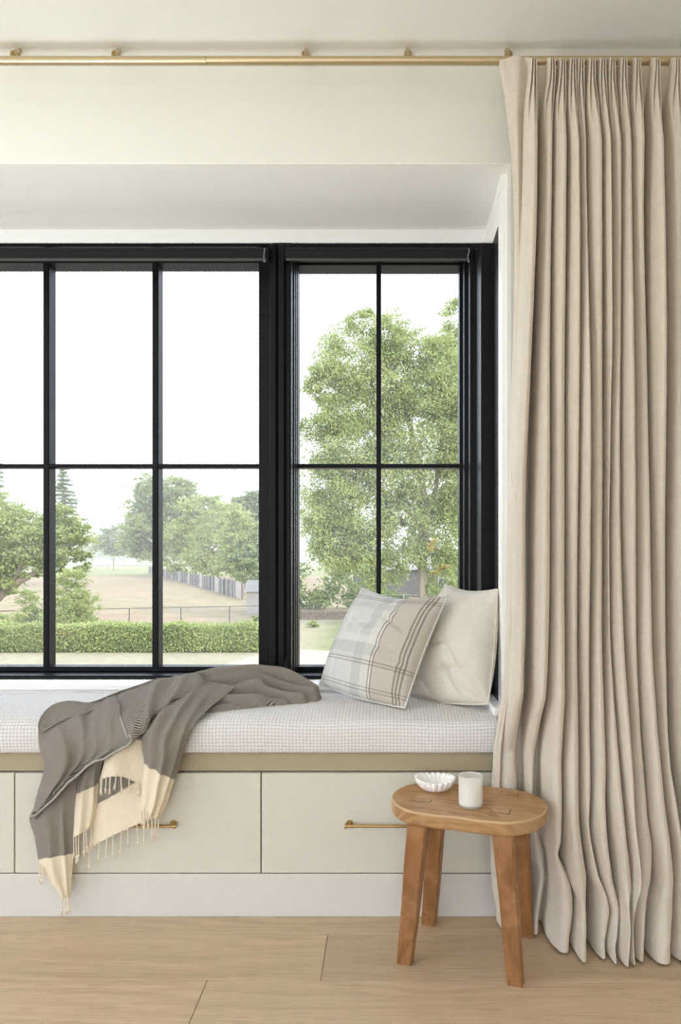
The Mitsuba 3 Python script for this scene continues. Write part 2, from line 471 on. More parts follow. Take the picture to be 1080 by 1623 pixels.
add('window_2__side_board', cat([cbox([.302, 2.24, .56], [.354, 2.60, 2.015], .003), cbox([.338, 2.12, .56], [.354, 2.25, 2.015], .002),
                                 cbox([.296, 2.36, .56], [.31, 2.60, 2.05], .003)]), 'black_frame')
tag('window_2', kind='structure', label='narrower black framed window behind the pillows')

# head board, reveal casing, sill
add('trim_1', cat([cbox([-2.45, 2.40, FR_TOP], [XR, 2.62, SOFFIT + .01], .002), cbox([.338, 2.07, 2.015], [XR + .01, 2.62, SOFFIT + .004], .002)]), 'white_trim', kind='structure')
add('trim_2', cat([cbox([.338, 2.062, .582], [XR + .02, 2.125, SOFFIT - .035], .0015), cbox([.334, 2.055, SOFFIT - .04], [XR + .02, 2.13, SOFFIT + .004], .003)]), 'white_trim', kind='structure')
add('trim_3', cat([cbox([-2.45, 2.318, .579], [XR, 2.43, .5996], .004), cbox([-2.45, 2.325, .46], [XR, 2.42, .581], .001)]), 'white_trim', kind='structure')
add('trim_4', cat([cbox([.306, 2.018, .563], [XR, 2.35, .584], .005), cbox([.342, 2.03, .44], [XR + .01, 2.35, .565], .001)]), 'white_trim', kind='structure')


# roller blinds
def blind(x0, x1, label, ends_, chain_x):
    k = 'roller_blind' if 'roller_blind__roll' not in scene else 'roller_blind_001'
    y0 = 2.335
    zt, zb = Z(389, 2.335), Z(412.5, 2.335)
    r = 0.021
    zc = zt - r
    add(k + '__roll', cyl([x0, y0 + r, zc], [x1, y0 + r, zc], r, 28), 'black_fabric', smooth=40)
    add(k + '__shade', cbox([x0 + .004, y0 + .001, zb + .006], [x1 - .004, y0 + .003, zc], .0005), 'black_fabric')
    add(k + '__hem_bar', cat([cyl([x0 + .003, y0 + .004, zb + .004], [x1 - .003, y0 + .004, zb + .004], .0045, 14)]), 'hem_bar', smooth=40)
    for xe in ends_:
        add(k + '__bracket', cat([cbox([xe - .0015, y0 + .004, zc - .02], [xe + .0015, 2.40, zc + .03], .0005), cyl([xe - .004, y0 + r, zc], [xe + .004, y0 + r, zc], .008)]), 'black_frame')
    x, yy = chain_x, y0 - .004
    pts = []
    for t in np.linspace(0, 1, 9):
        pts.append([x - .004 + .002 * math.sin(7 * t), yy + .004 * math.cos(9 * t), zc + .012 - .045 * t])
    add(k + '__chain_end', cat([tube(pts, .0022, 6), trimesh.creation.icosphere(1, .004).apply_translation([x - .003, yy - .002, zc - .034])]), 'chain', smooth=40)
    tag(k, label, 'roller blind')
    return k


blind(-1.95, X(424, 2.335), 'long black roller blind rolled up at the top of the left window', (-1.955, X(425, 2.335)), X(421, 2.33))
k = blind(X(452, 2.335), X(746, 2.335), 'shorter black roller blind rolled up above the tree view in the right window', (X(450.5, 2.335), X(747.5, 2.335)), X(745, 2.33))
# the pull cord of the second blind with its drop shaped pull
xc = X(453.5, 2.36)
add(k + '__cord', tube([[xc, 2.366, z] for z in np.linspace(2.0, .67, 12)], .0008, 5), 'black_fabric')
add(k + '__pull', lathe([(.0005, .045), (.0025, .04), (.006, .018), (.0075, .010), (.006, .003), (.0005, 0)], 14).apply_translation([xc, 2.366, .635]), 'black_frame', smooth=True)

# ------------------------------------------------------------------ bench
add('window_bench__carcass', cat([cbox([-2.45, 2.035, .02], [XR, 2.40, .455], .001)]), 'bench_paint')
add('window_bench__seat_edge', cbox([-2.45, 2.008, .4095], [.352, 2.20, .4605], .0015), 'tan_edge', label='tan band under the cushion')
add('window_bench__toe_kick', cbox([-2.45, 2.0, 0], [.354, 2.05, .1205], .0012), 'kick_paint')
tag('window_bench', 'built-in cream window seat with flat drawer fronts under the windows', 'window seat')
DZ0, DZ1 = .1235, .4055


def pull(key, x0, x1, z):
    yb = 1.977
    add(key, cat([tube([[x0 - .004, yb, z], [x1 + .004, yb, z]], .0042, 14),
                  lathe([(.0005, -.004), (.0065, -.003), (.0072, 0), (.0065, .004), (.0005, .0045)], 16).apply_transform(trimesh.transformations.rotation_matrix(math.pi / 2, [0, 1, 0])).apply_translation([x0 - .004, yb, z]),
                  lathe([(.0005, -.0045), (.0065, -.004), (.0072, 0), (.0065, .003), (.0005, .004)], 16).apply_transform(trimesh.transformations.rotation_matrix(math.pi / 2, [0, 1, 0])).apply_translation([x1 + .004, yb, z]),
                  cyl([x0 + .006, yb, z], [x0 + .006, 2.0, z], .0042, 12), cyl([x1 - .006, yb, z], [x1 - .006, 2.0, z], .0042, 12),
                  cyl([x0 + .006, 1.994, z], [x0 + .006, 2.0, z], .0095, 20), cyl([x1 - .006, 1.994, z], [x1 - .006, 2.0, z], .0095, 20)]), 'old_brass', smooth=40, label='slim brass bar pull')


dz = Z(1309.5, 1.977)
g0, g1 = X(23, 2.0), X(414, 2.0)
for x0, x1 in ((g0 - .698, g0), (g0, g1), (g1, .352)):
    d = add('window_bench__drawer', cbox([x0 + .0018, 2.0, DZ0], [x1 - .0018, 2.022, DZ1], .0012), 'bench_paint')
    c = (x0 + x1) / 2
    pull(d + '__handle', c - .108, c + .108, dz)
for x0 in (g0 - .698, g0, g1):
    pass


# seat cushion
def cushion_mesh():
    y0, y1, z0, z1 = 1.988, 2.318, .463, .573
    xa, xb = -2.4, .339
    sec = []
    # closed profile, clockwise from the back bottom: y, z
    def arc(cy, cz, r, a0, a1, n): return [(cy + r * math.cos(t), cz + r * math.sin(t)) for t in np.linspace(a0, a1, n)]
    P = [(y1 - .01, z0)] + [(y, z0) for y in np.linspace(y1 - .02, y0 + .02, 6)] + arc(y0 + .014, z0 + .013, .013, -math.pi / 2, -math.pi, 6) + [(y0 - .004, z0 + .035), (y0 - .005, z0 + .05)]
    P += arc(y0 + .026, z1 - .044, .029, math.pi, math.pi / 2, 9)
    top = np.linspace(y0 + .04, y1 - .03, 16)
    P += [(y, z1 - .016 + .018 * math.sin(min(1, (y - y0) / .16) * math.pi / 2)) for y in top]
    P += arc(y1 - .022, z1 - .02, .022, math.pi / 2, 0, 5) + [(y1, z0 + .02), (y1 - .003, z0 + .003)]
    P = np.array(P)
    L = np.concatenate([[0], np.cumsum(np.linalg.norm(np.diff(P, axis=0), axis=1))])
    xs = np.concatenate([np.linspace(xa, xb - .06, 150), xb - .06 + .06 * np.sin(np.linspace(.05, 1, 14) * math.pi / 2)])
    yc, zc = (y0 + y1) / 2, z0 + .035
    V, UV = [], []
    for x in xs:
        e = max(0.0, (x - (xb - .028)) / .028)
        s = math.sqrt(max(0.0, 1 - e * e * .985))
        q = P.copy()
        sh = .024 * (1 - s)
        q[:, 0] = np.where(P[:, 0] < yc, P[:, 0] + sh, P[:, 0] - sh)
        q[:, 1] = zc + (P[:, 1] - zc) * (1 - .55 * (1 - s))
        w = meshkit.noise(np.stack([np.full(len(q), x * 5.0), q[:, 0] * 9, q[:, 1] * 9], 1), 4) - .5
        lift = np.where(q[:, 1] > z0 + .02, w * .008, 0)
        q[:, 1] += lift
        q[:, 0] += np.where(P[:, 0] < y0 + .05, (meshkit.noise(np.stack([np.full(len(q), x * 7.0), q[:, 1] * 12, q[:, 1] * 0], 1), 8) - .5) * .006, 0)
        V.append(np.stack([np.full(len(q), x), q[:, 0], q[:, 1]], 1))
        UV.append(np.stack([np.full(len(q), x), L], 1))
    nc = len(P)
    V = np.array(V)
    f = grid_faces(len(xs), nc)
    v = V.reshape(-1, 3)
    uv = np.array(UV).reshape(-1, 2)
    n0 = len(v)
    cap = V[-1].mean(0) + [.001, 0, 0]
    v = np.vstack([v, cap])
    uv = np.vstack([uv, [xb, .2]])
    last = (len(xs) - 1) * nc
    f = np.vstack([f, [[last + i, last + (i + 1) % nc, n0] for i in range(nc)]])
    return trimesh.Trimesh(v, f, process=False), uv


m, uv = cushion_mesh()
m.fix_normals() if False else None
add('seat_cushion', m, 'houndstooth', smooth=True, uv=uv, label='long grey and cream houndstooth seat cushion on the window bench', category='cushion')


# ------------------------------------------------------------------ pillows
def pillow(key, BL, BR, TR, TL, thick, bsdf, seed, label, n=84, pinch=(.1, 0, 0, .04)):
    BL, BR, TR, TL = map(np.asarray, (BL, BR, TR, TL))
    s = np.linspace(-1, 1, n)
    S, Tt = np.meshgrid(s, s, indexing='xy')
    # edges bow inwards between the pointed corners
    pt, pb, pl, prr = pinch
    ex = 1 - np.abs(Tt) ** 1.7
    ey = 1 - np.abs(S) ** 1.7
    a = S - np.where(S > 0, prr, pl) * ex * S * np.abs(S)
    b = Tt - np.where(Tt > 0, pt, pb) * ey * Tt * np.abs(Tt)
    ua, vb = (a + 1) / 2, (b + 1) / 2
    P = (BL[None, None] * ((1 - ua) * (1 - vb))[..., None] + BR * (ua * (1 - vb))[..., None] + TR * (ua * vb)[..., None] + TL * ((1 - ua) * vb)[..., None])
    nrm = np.cross(BR - BL, TL - BL) + np.cross(TR - TL, TR - BR)
    nrm = nrm / np.linalg.norm(nrm)
    prof = (np.clip(1 - np.abs(S) ** 2.3, 0, 1) ** .52) * (np.clip(1 - np.abs(Tt) ** 2.3, 0, 1) ** .52)
    q = np.stack([S * 1.1 + seed, Tt * 1.1, S * 0], -1)
    wob = 1 + .28 * (meshkit.fbm(q * 1.3, 3, seed) - .5)
    # creases running in from corners and edges
    cr = np.zeros_like(S)
    r2 = np.random.default_rng(seed)
    for cx in (-1, 1):
        for cy in (-1, 1):
            for k in range(3):
                ang = math.atan2(-cy, -cx) + r2.uniform(-.5, .5)
                d = np.array([math.cos(ang), math.sin(ang)])
                rx, ry = S - cx, Tt - cy
                al, ac = rx * d[0] + ry * d[1], -rx * d[1] + ry * d[0]
                L = r2.uniform(.35, .75)
                cr += r2.uniform(.4, 1) * np.exp(-(ac / (.035 + .05 * np.clip(al, 0, 1))) ** 2) * np.exp(-((al - .25 * L) / (.5 * L)) ** 2) * (al > 0)
    for k in range(6):
        cx, cy, ang = r2.uniform(-.7, .8), r2.uniform(-.8, .6), r2.uniform(-.9, .3)
        d = np.array([math.cos(ang), math.sin(ang)])
        rx, ry = S - cx, Tt - cy
        al, ac = rx * d[0] + ry * d[1], -rx * d[1] + ry * d[0]
        cr += 1.0 * np.exp(-(ac / .06) ** 2) * np.exp(-(al / .33) ** 2)
    front = P + nrm * (thick * prof * wob - .012 * cr * np.sqrt(prof + 1e-6))[..., None]
    back = P - nrm * (thick * .8 * prof)[..., None]
    # sag of the lower edge
    f = grid_faces(n, n)
    v = np.vstack([front.reshape(-1, 3), back.reshape(-1, 3)])
    fb = f[:, ::-1] + n * n
    uv1 = np.stack([(S + 1) / 2, (Tt + 1) / 2], -1).reshape(-1, 2)
    mm = trimesh.Trimesh(v, np.vstack([f, fb]), process=False)
    add(key + '__cover', mm, bsdf, smooth=True, uv=np.vstack([uv1, uv1]))
    # the seam cord along the edge
    ring = np.vstack([P[0, :], P[1:, -1], P[-1, -2::-1], P[-2:0:-1, 0], P[0, :1]])
    mt = tube(ring, .0028, 6, caps=False)
    add(key + '__piping', mt, bsdf, smooth=True, uv=np.tile([[.55, .6]], (len(mt.vertices), 1)))
    tag(key, label, 'pillow')


pillow('throw_pillow', W(507, 1084, 2.28), W(642, 1122, 2.055), W(710, 944, 2.12), W(574, 932, 2.33), .082, 'plaid', 3,
       'light grey and taupe plaid pillow leaning in front of the plain pillow', pinch=(.15, -.05, -.03, .05))
pillow('throw_pillow_001', W(645, 1099, 2.27), W(774, 1116, 2.035), W(789, 934, 2.11), W(706, 926, 2.33), .085, 'oatmeal', 11,
       'plain oatmeal linen pillow propped against the right side of the window', pinch=(.09, -.07, 0, -.03))


# ------------------------------------------------------------------ curtain rod and curtain
RY = 1.86
RZ = EYE + 788.5 * RY / F
RR = 6.6 * RY / F
xs_ = X(328, RY)
for a, b in ((-3.25, xs_ - .0004), (xs_ + .0004, 2.2)):
    add('curtain_rod__pole', tube([[a, RY, RZ], [b, RY, RZ]], RR, 24), 'brass', smooth=40)
for u in (24, 184, 485, 647, 806, 1120):
    x = X(u, RY)
    x2 = X(u, 2.0)
    add('curtain_rod__bracket', cat([tube([[x, RY + .002, RZ + RR - .002], [x, RY + .012, RZ + RR + .012], [x2 * .5 + x * .5, 1.95, 2.415], [x2 - .0, 1.998, 2.44]], .0066, 14),
                                     cyl([x2, 1.993, 2.437], [x2, 2.0, 2.437], .011, 18)]), 'old_brass', smooth=40)
tag('curtain_rod', 'long thin brass curtain rod under the ceiling above the window', 'curtain rod')

# every fold of the curtain: (height in the picture, left edge, right edge)
PIN = [847, 876.7, 893.6, 909.5, 922.5, 940, 957, 972, 990.7, 1013, 1043, 1075, 1108, 1140, 1170]
B = [
    [(300, 833, 855), (600, 826, 846), (800, 818, 839), (1000, 817, 838), (1100, 813, 834), (1230, 806, 833), (1300, 804, 835), (1400, 806, 838), (1510, 812, 842)],
    [(300, 861, 880), (600, 856, 876), (800, 852, 875), (1000, 849, 873), (1230, 846, 862), (1300, 847, 859), (1340, 851, 862), (1400, 853, 877), (1430, 859, 879), (1460, 857, 873), (1510, 851, 864)],
    [(300, 881, 902), (600, 879, 901), (800, 876, 900), (1000, 874, 898), (1230, 870, 897), (1300, 871, 896), (1350, 872, 894), (1375, 874, 888), (1400, 879, 898), (1430, 881, 910), (1460, 880, 913), (1515, 875, 903)],
    [(300, 904, 919), (600, 902, 920), (800, 901, 920), (1000, 900, 920), (1230, 898, 924), (1300, 898, 924), (1375, 897, 929), (1415, 900, 933), (1450, 914, 930), (1470, 913, 930), (1515, 908, 926)],
    [(300, 920, 932), (600, 921, 936), (800, 921, 937), (1000, 921, 938), (1230, 925, 941), (1300, 925, 940), (1330, 927, 938), (1400, 934, 947), (1440, 943, 961), (1460, 943, 964), (1515, 940, 954)],
    [(300, 934, 956), (600, 938, 959), (800, 938, 960), (1000, 939, 959), (1230, 942, 965), (1330, 941, 963), (1400, 947, 968), (1440, 957, 976), (1460, 963, 978), (1515, 955, 966)],
    [(300, 957, 967), (600, 962, 970), (800, 962, 970), (1000, 962, 972), (1230, 965, 986), (1330, 968, 991), (1380, 972, 996), (1415, 975, 997), (1440, 976, 990), (1460, 976, 986), (1515, 972, 985)],
    [(300, 969, 987), (600, 972, 989), (800, 972, 989), (1000, 973, 992), (1230, 986, 1002), (1330, 991, 1004), (1400, 997, 1005), (1440, 989, 998), (1505, 986, 995)],
    [(300, 988, 1004), (600, 990, 1008), (800, 990, 1010), (1000, 993, 1012), (1230, 1003, 1025), (1300, 1004, 1030), (1370, 1005, 1038), (1400, 1004, 1035), (1430, 1000, 1028), (1470, 999, 1020), (1522, 996, 1012)],
    [(300, 1006, 1026), (600, 1010, 1033), (800, 1011, 1034), (1000, 1013, 1035), (1230, 1026, 1050), (1300, 1030, 1056), (1370, 1037, 1064), (1410, 1038, 1068), (1450, 1030, 1066), (1520, 1020, 1053)],
    [(300, 1034, 1054), (600, 1037, 1057), (800, 1038, 1059), (1000, 1040, 1062), (1230, 1051, 1066), (1300, 1057, 1073), (1400, 1069, 1085), (1450, 1067, 1090), (1515, 1056, 1092)],
    [(300, 1063, 1088), (600, 1066, 1088), (800, 1067, 1090), (1000, 1070, 1094), (1230, 1076, 1102), (1400, 1088, 1120), (1515, 1096, 1125)],
    [(300, 1095, 1118), (800, 1096, 1118), (1230, 1108, 1130), (1515, 1128, 1155)],
    [(300, 1128, 1150), (800, 1124, 1150), (1230, 1135, 1160), (1515, 1160, 1185)],
    [(300, 1160, 1185), (800, 1158, 1180), (1230, 1166, 1190), (1515, 1190, 1215)],
]
EDGE = [(97, 793), (150, 803), (200, 810), (250, 815.5), (300, 819), (400, 823), (500, 823.5), (600, 821.5), (700, 818), (800, 815), (900, 813), (1000, 812), (1100, 806), (1155, 800), (1230, 795), (1300, 792), (1400, 789), (1450, 790), (1510, 799)]


def curtain():
    NB, NG, NR = 26, 7, 190
    rows = []
    yfront = 1.815
    vtop, vbot = 92.0, 1528.0
    ev = PchipInterpolator(*np.array(EDGE).T)
    L, R = [], []
    for i, b in enumerate(B):
        b = [(92, PIN[i] - 5.2, PIN[i] + 5.2), (125, PIN[i] - 6.6, PIN[i] + 6.6), (165, PIN[i] * .5 + .5 * (b[0][1] + b[0][2]) / 1 - 9.5 if False else .5 * (PIN[i] - 8.5) + .5 * b[0][1], .5 * (PIN[i] + 8.5) + .5 * b[0][2]),
             (225, .12 * (PIN[i] - 9) + .88 * b[0][1], .12 * (PIN[i] + 9) + .88 * b[0][2])] + b
        b = np.array(b)
        L.append(PchipInterpolator(b[:, 0], b[:, 1]))
        R.append(PchipInterpolator(b[:, 0], b[:, 2]))
    r2 = np.random.default_rng(5)
    ph = r2.uniform(0, 6.28, (len(B), 4))
    am = r2.uniform(.5, 1.0, (len(B), 4))
    heights = np.concatenate([np.linspace(0, .16, 40), np.linspace(.16, .74, 60)[1:], np.linspace(.74, 1, 92)[1:]])
    for h in heights:
        v = vtop + (vbot - vtop) * h
        vq = min(v, 1505)
        low = np.clip((v - 1180) / 330, 0, 1)
        up = np.clip((230 - v) / 138, 0, 1)
        up = up * up * (3 - 2 * up)
        pts, isbody = [], []
        zb = np.interp(v, [92, 1528], [EYE + 795 * 1.84 / F, .003])
        # the leading edge of the cloth
        ue = float(ev(np.clip(v, 97, 1510)))
        ul = float(L[0](vq))
        mid = np.clip((v - 250) / 300, 0, 1) * np.clip((1180 - v) / 160, 0, 1)
        l2 = np.clip((v - 1120) / 110, 0, 1)
        ye = 1.862 - .019 * up + .055 * mid + .095 * l2
        yl = 1.868 - .012 * up + .075 * l2 - .02 * low
        for t in np.linspace(0, 1, 22)[:-1]:
            curl = .010 * math.exp(-(t / .05) ** 2)
            bulge = math.sin(math.pi * t)
            uu = ue + (ul - ue) * t
            yy = ye + (yl - ye) * t - bulge * (.012 + .006 * low) + curl + .006 * math.sin(6 * t + v * .01) * bulge
            pts.append([X(uu, yfront + .02), yy, 0])
            isbody.append(False)
        for i in range(len(B)):
            l, r = float(L[i](vq)), float(R[i](vq))
            yb_ = 1.880 + .012 * math.sin(ph[i, 0] + v * .004) - .02 * low
            l2 = np.clip((v - 1120) / 110, 0, 1)
            yb_ += (.092, .078, .035, .01)[i] * l2 if i < 4 else 0
            d = (.078 + .012 * am[i, 0] * math.sin(ph[i, 1] + v * .006)) * (1 - .42 * up) + .022 * low
            d *= 1 - ((.66, .45, .1)[i] if i < 3 else 0) * l2
            dfold = (0.018 if i > 2 else .004) * low * math.sin(ph[i, 2] + v * .034) * am[i, 1]
            skew = .30 * math.sin(ph[i, 3] + v * .0045) * (1 - up) + .25 * low * math.sin(ph[i, 0] + v * .03)
            yb_ = yb_ * (1 - up) + 1.845 * up
            d = d * (1 - up) + .030 * up
            if i > 0:
                # the cloth behind, between two folds
                pr_ = float(R[i - 1](vq))
                gap = max(0.0, l - pr_)
                back = (yb_ + .012 + min(.06, gap * .0045)) * (1 - up) + 1.862 * up
                for t in np.linspace(0, 1, NG + 2)[1:-1]:
                    pts.append([X(pr_ + (l - pr_) * t, yfront + .02), back - (.004 if gap < 3 else 0) + .006 * math.sin(math.pi * t) * (1 - up), 0])
                    isbody.append(False)
            for t in np.linspace(0, 1, NB):
                th = math.pi * t
                cx = -math.cos(th)
                xx = math.copysign(abs(cx) ** .9, cx) * (1 - up) + (2 * t - 1) * up
                s_ = math.sin(th) ** .9 * (1 - up) + up * (.12 + .88 * abs(math.sin(3 * math.pi * t)) ** .7)
                fing = 1
                u = (l + r) / 2 + (r - l) / 2 * xx + skew * (1 - up) * (r - l) * .22 * math.sin(th) ** 2
                yy = yb_ - d * s_ * fing - dfold * s_ * math.sin(th)
                pts.append([X(u, yfront + .004), yy, 0])
                isbody.append(True)
        pts = np.array(pts)
        # tops of the pinched pleats stand before the rod, the cloth between them hangs below it
        body = np.array(isbody)
        zt = np.where(body, EYE + (V0 - 91.5) * np.minimum(pts[:, 1], 1.843) / F, RZ - RR - .0025)
        zt = np.where(np.arange(len(pts)) < 21, RZ - RR + .002 + .010 * np.arange(len(pts)) / 21, zt)
        f = (EYE + 795 * 1.84 / F - zb) / (EYE + 795 * 1.84 / F)
        pts[:, 2] = zt * (1 - f) + .004 * f
        rows.append(pts)
    V = np.array(rows)
    nz = meshkit.fbm(V * np.array([26, 26, 7.0]), 3, 9) - .5
    zz = V[..., 2]
    lowk = np.clip((.55 - zz) / .4, 0, 1)
    V[..., 1] += nz * (.004 + .013 * lowk)
    V[..., 0] += (meshkit.fbm(V * np.array([20, 20, 9.0]) + 9, 3, 2) - .5) * (.0012 + .006 * lowk)
    # only the top rows must clear the rod
    clear = np.clip((zz - 2.24) / .03, 0, 1)
    hit = (V[..., 1] > RY - RR - .003) & (zz > RZ - RR - .001)
    V[..., 1] = np.where(hit, RY - RR - .003, V[..., 1])
    V[..., 1] = np.minimum(V[..., 1], 1.988)
    d = np.linalg.norm(np.diff(V, axis=1), axis=2).mean(0)
    sx = np.concatenate([[0], np.cumsum(d)])
    uv = np.stack([np.broadcast_to(sx, V.shape[:2]), V[..., 2]], -1)
    return trimesh.Trimesh(V.reshape(-1, 3), grid_faces(*V.shape[:2]), process=False), uv.reshape(-1, 2)


m, uv = curtain()
add('curtain', m, 'linen', smooth=True, uv=uv, label='floor length natural linen curtain with pinch pleats at the right of the window', category='curtain')


# ------------------------------------------------------------------ stool, bowl, candle
SC = np.array([.2115, 1.822])
AX = np.array([.947, -.322])
AY = np.array([.322, .947])
ST = .391
SH = .036


def stool_seat():
    R, Lh = .131, .2
    th = np.linspace(0, 2 * math.pi, 97)[:-1]
    out = []
    for t in th:
        c, s = math.cos(t), math.sin(t)
        x = (Lh - R) * np.clip(c * 3, -1, 1) + R * c
        y = R * s * (1 - .035 * math.exp(-(x / .06) ** 2))
        out.append([x * (1 + .01 * math.sin(3 * t)), y * (1 + .015 * math.sin(2 * t + 1))])
    out = np.array(out)
    rings = []
    nrm = out / np.linalg.norm(out, axis=1, keepdims=True)
    for sc, ins, z in ((0.0, 0, ST), (.4, 0, ST), (.8, 0, ST), (1, .010, ST), (1, .0048, ST), (1, .003, ST - .0004), (1, .0014, ST - .0013), (1, .0004, ST - .0028), (1, 0, ST - .0046), (1, 0, ST - .010), (1, 0, ST - SH + .008),
                       (1, .0002, ST - SH + .0045), (1, .0015, ST - SH + .0015), (1, .0045, ST - SH), (1, .012, ST - SH), (.4, 0, ST - SH), (0, 0, ST - SH)):
        rings.append(np.column_stack([out * sc - ins * nrm, np.full(len(out), z)]))
    V = np.array(rings)
    V[3:15, :, :2] *= 1 + (.016 * (meshkit.noise(np.dstack([V[3:15, :, :2] * 24, V[3:15, :, 2:] * 0]), 5) - .5))[..., None]
    nr, nc = V.shape[:2]
    f = []
    for i in range(nr - 1):
        for j in range(nc):
            a, b = i * nc + j, i * nc + (j + 1) % nc
            f += [[a, a + nc, b], [b, a + nc, b + nc]]
    v = V.reshape(-1, 3)
    w = np.column_stack([SC[0] + v[:, 0] * AX[0] + v[:, 1] * AY[0], SC[1] + v[:, 0] * AX[1] + v[:, 1] * AY[1], v[:, 2]])
    m = trimesh.Trimesh(w, np.array(f), process=False)
    return m, np.column_stack([v[:, 0], v[:, 1] + (v[:, 2] - ST) * .8])


m, uv = stool_seat()
m2 = trimesh.Trimesh(m.vertices, m.faces, process=False)
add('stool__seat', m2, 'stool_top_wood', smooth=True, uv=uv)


def S2W(a, b, z): return np.array([SC[0] + a * AX[0] + b * AY[0], SC[1] + a * AX[1] + b * AY[1], z])


def leg(foot, top, w0, d0, w1, d1):
    foot, top = np.asarray(foot, float), np.asarray(top, float)
    n = 14
    ax, ay = np.array([*AX, 0]), np.array([*AY, 0])
    V, UVs = [], []
    ch = .16
    sec = np.array([[-1 + ch, -1], [1 - ch, -1], [1, -1 + ch], [1, 1 - ch], [1 - ch, 1], [-1 + ch, 1], [-1, 1 - ch], [-1, -1 + ch]])
    per = np.arange(8) * .011
    for k in range(n + 1):
        t = k / n
        c = foot + (top - foot) * t
        w, d = (w0 + (w1 - w0) * t) / 2, (d0 + (d1 - d0) * t) / 2
        wob = .0006 * math.sin(9 * t + foot[0] * 90)
        V.append(c + (sec[:, :1] * w + wob) * ax + (sec[:, 1:] * d) * ay)
        UVs.append(np.column_stack([np.full(8, t * .37 + foot[0]), per + foot[1]]))
    V, UVs = np.array(V).reshape(-1, 3), np.array(UVs).reshape(-1, 2)
    f = []
    for i in range(n):
        for j in range(8):
            a, b = i * 8 + j, i * 8 + (j + 1) % 8
            f += [[a, b, b + 8], [a, b + 8, a + 8]]
    f += [[0, j + 1, j] for j in range(1, 7)] + [[n * 8, n * 8 + j, n * 8 + j + 1] for j in range(1, 7)]
    return trimesh.Trimesh(V, np.array(f), process=False), UVs


zt = ST - SH + .004
for (fu, fv, tu, tv) in ((643, 1524, 664, 1302), (818, 1558, 799, 1316), (681, 1463, 693, 1300), (835, 1482, 822, 1316)):
    fy = EYE * F / (fv - V0)
    foot = W(fu, fv, fy)
    foot[2] = 0
    yt = {643: 1.742, 818: 1.70, 681: 1.90, 835: 1.85}[fu]
    top = np.array([X(tu, yt), yt, zt])
    m, uv = leg(foot, top, .037, .032, .050, .042)
    add('stool__leg', m, 'stool_wood', uv=uv)
for u, v, hw, hd in ((668, 1268, .026, .014), (808, 1258, .022, .015), (794, 1285, .023, .018), (700, 1248, .02, .015)):
    y = (EYE - ST) * F / (v - V0)
    c = np.array([X(u, y), y])
    rel = c - SC
    a, b = rel @ AX, rel @ AY

    def slab(hw, hd, z0, z1):
        m = cbox([-hw, -hd, z0], [hw, hd, z1], .0001)
        w = np.array(m.vertices)
        uvv = np.column_stack([w[:, 1] + a * 3, w[:, 0] + b])
        m.vertices = np.array([S2W(a + p[0], b + p[1], p[2]) for p in w])
        return m, uvv
    m, uvv = slab(hw, hd, ST - .02, ST + .0005)
    g = add('stool__tenon', m, 'dark_gap', label='dark joint around the leg end')
    m, uvv = slab(hw - .0012, hd - .0003 if hd < .016 else hd - .001, ST - .02, ST + .0009)
    add(g + '__end_grain', m, 'stool_top_wood', uv=uvv)
tag('stool', 'small rustic wooden stool with an oval seat standing before the bench', 'stool')


def bowl_mesh():
    prof = [(.0005, .0), (.018, .0), (.026, .001), (.036, .006), (.044, .013), (.0495, .021), (.0525, .028), (.0540, .0325), (.0535, .0355), (.0510, .0365), (.0480, .0345), (.0440, .0275), (.0380, .0185), (.0290, .0115), (.018, .0085), (.0005, .008)]
    nfl = 19

    def fl(p, th):
        k = np.clip((p[:, 0] - .014) / .03, 0, 1)[:, None]
        lobe = np.abs(np.cos(nfl * th / 2)) ** .75
        return 1 + k * (.16 * (lobe - .62))[None] + .025 * k * np.cos(2 * th + .4)[None]
    m = lathe(prof, nfl * 16, fl)
    v = np.array(m.vertices)
    th = np.arctan2(v[:, 1], v[:, 0])
    r = np.hypot(v[:, 0], v[:, 1])
    k = np.clip((r - .02) / .03, 0, 1)
    v[:, 2] += k * (.006 * (np.abs(np.cos(nfl * th / 2)) ** .75 - .6) + .0025 * np.cos(2 * th)) * np.clip(v[:, 2] / .03, 0, 1)
    m.vertices = v
    return m


by = (EYE - ST) * F / (1252 - V0)
m = bowl_mesh()
m.apply_scale([.95, .95, .90])
m.apply_translation([X(690, by), by, ST + .0004])
add('shell_bowl', m, 'ceramic', smooth=True, label='small white ruffled shell shaped bowl on the stool', category='bowl')

cy_ = (EYE - ST) * F / (1277 - V0)
cx_ = X(746.5, cy_)
CR, CH = 19.3 * cy_ / F, .0765
o = [cx_, cy_, ST + .0008]
add('candle__tumbler', lathe([(.0005, 0), (CR * .93, 0), (CR * .985, .003), (CR, .01), (CR, CH - .001), (CR - .0008, CH), (CR - .0015, CH - .001), (CR - .0015, CH - .004)], 64).apply_translation(o), 'frosted_glass', smooth=40)
add('candle__wax', lathe([(.0005, .0062), (CR - .0021, .006), (CR - .0021, CH - .0155), (CR - .004, CH - .0172), (.0005, CH - .0172)], 48).apply_translation(o), 'wax', smooth=40)
add('candle__wick', tube([[cx_, cy_, ST + CH - .018], [cx_ + .0006, cy_, ST + CH - .012]], .0007, 6), 'wick')
tag('candle', 'white candle in a frosted glass tumbler on the stool', 'candle')


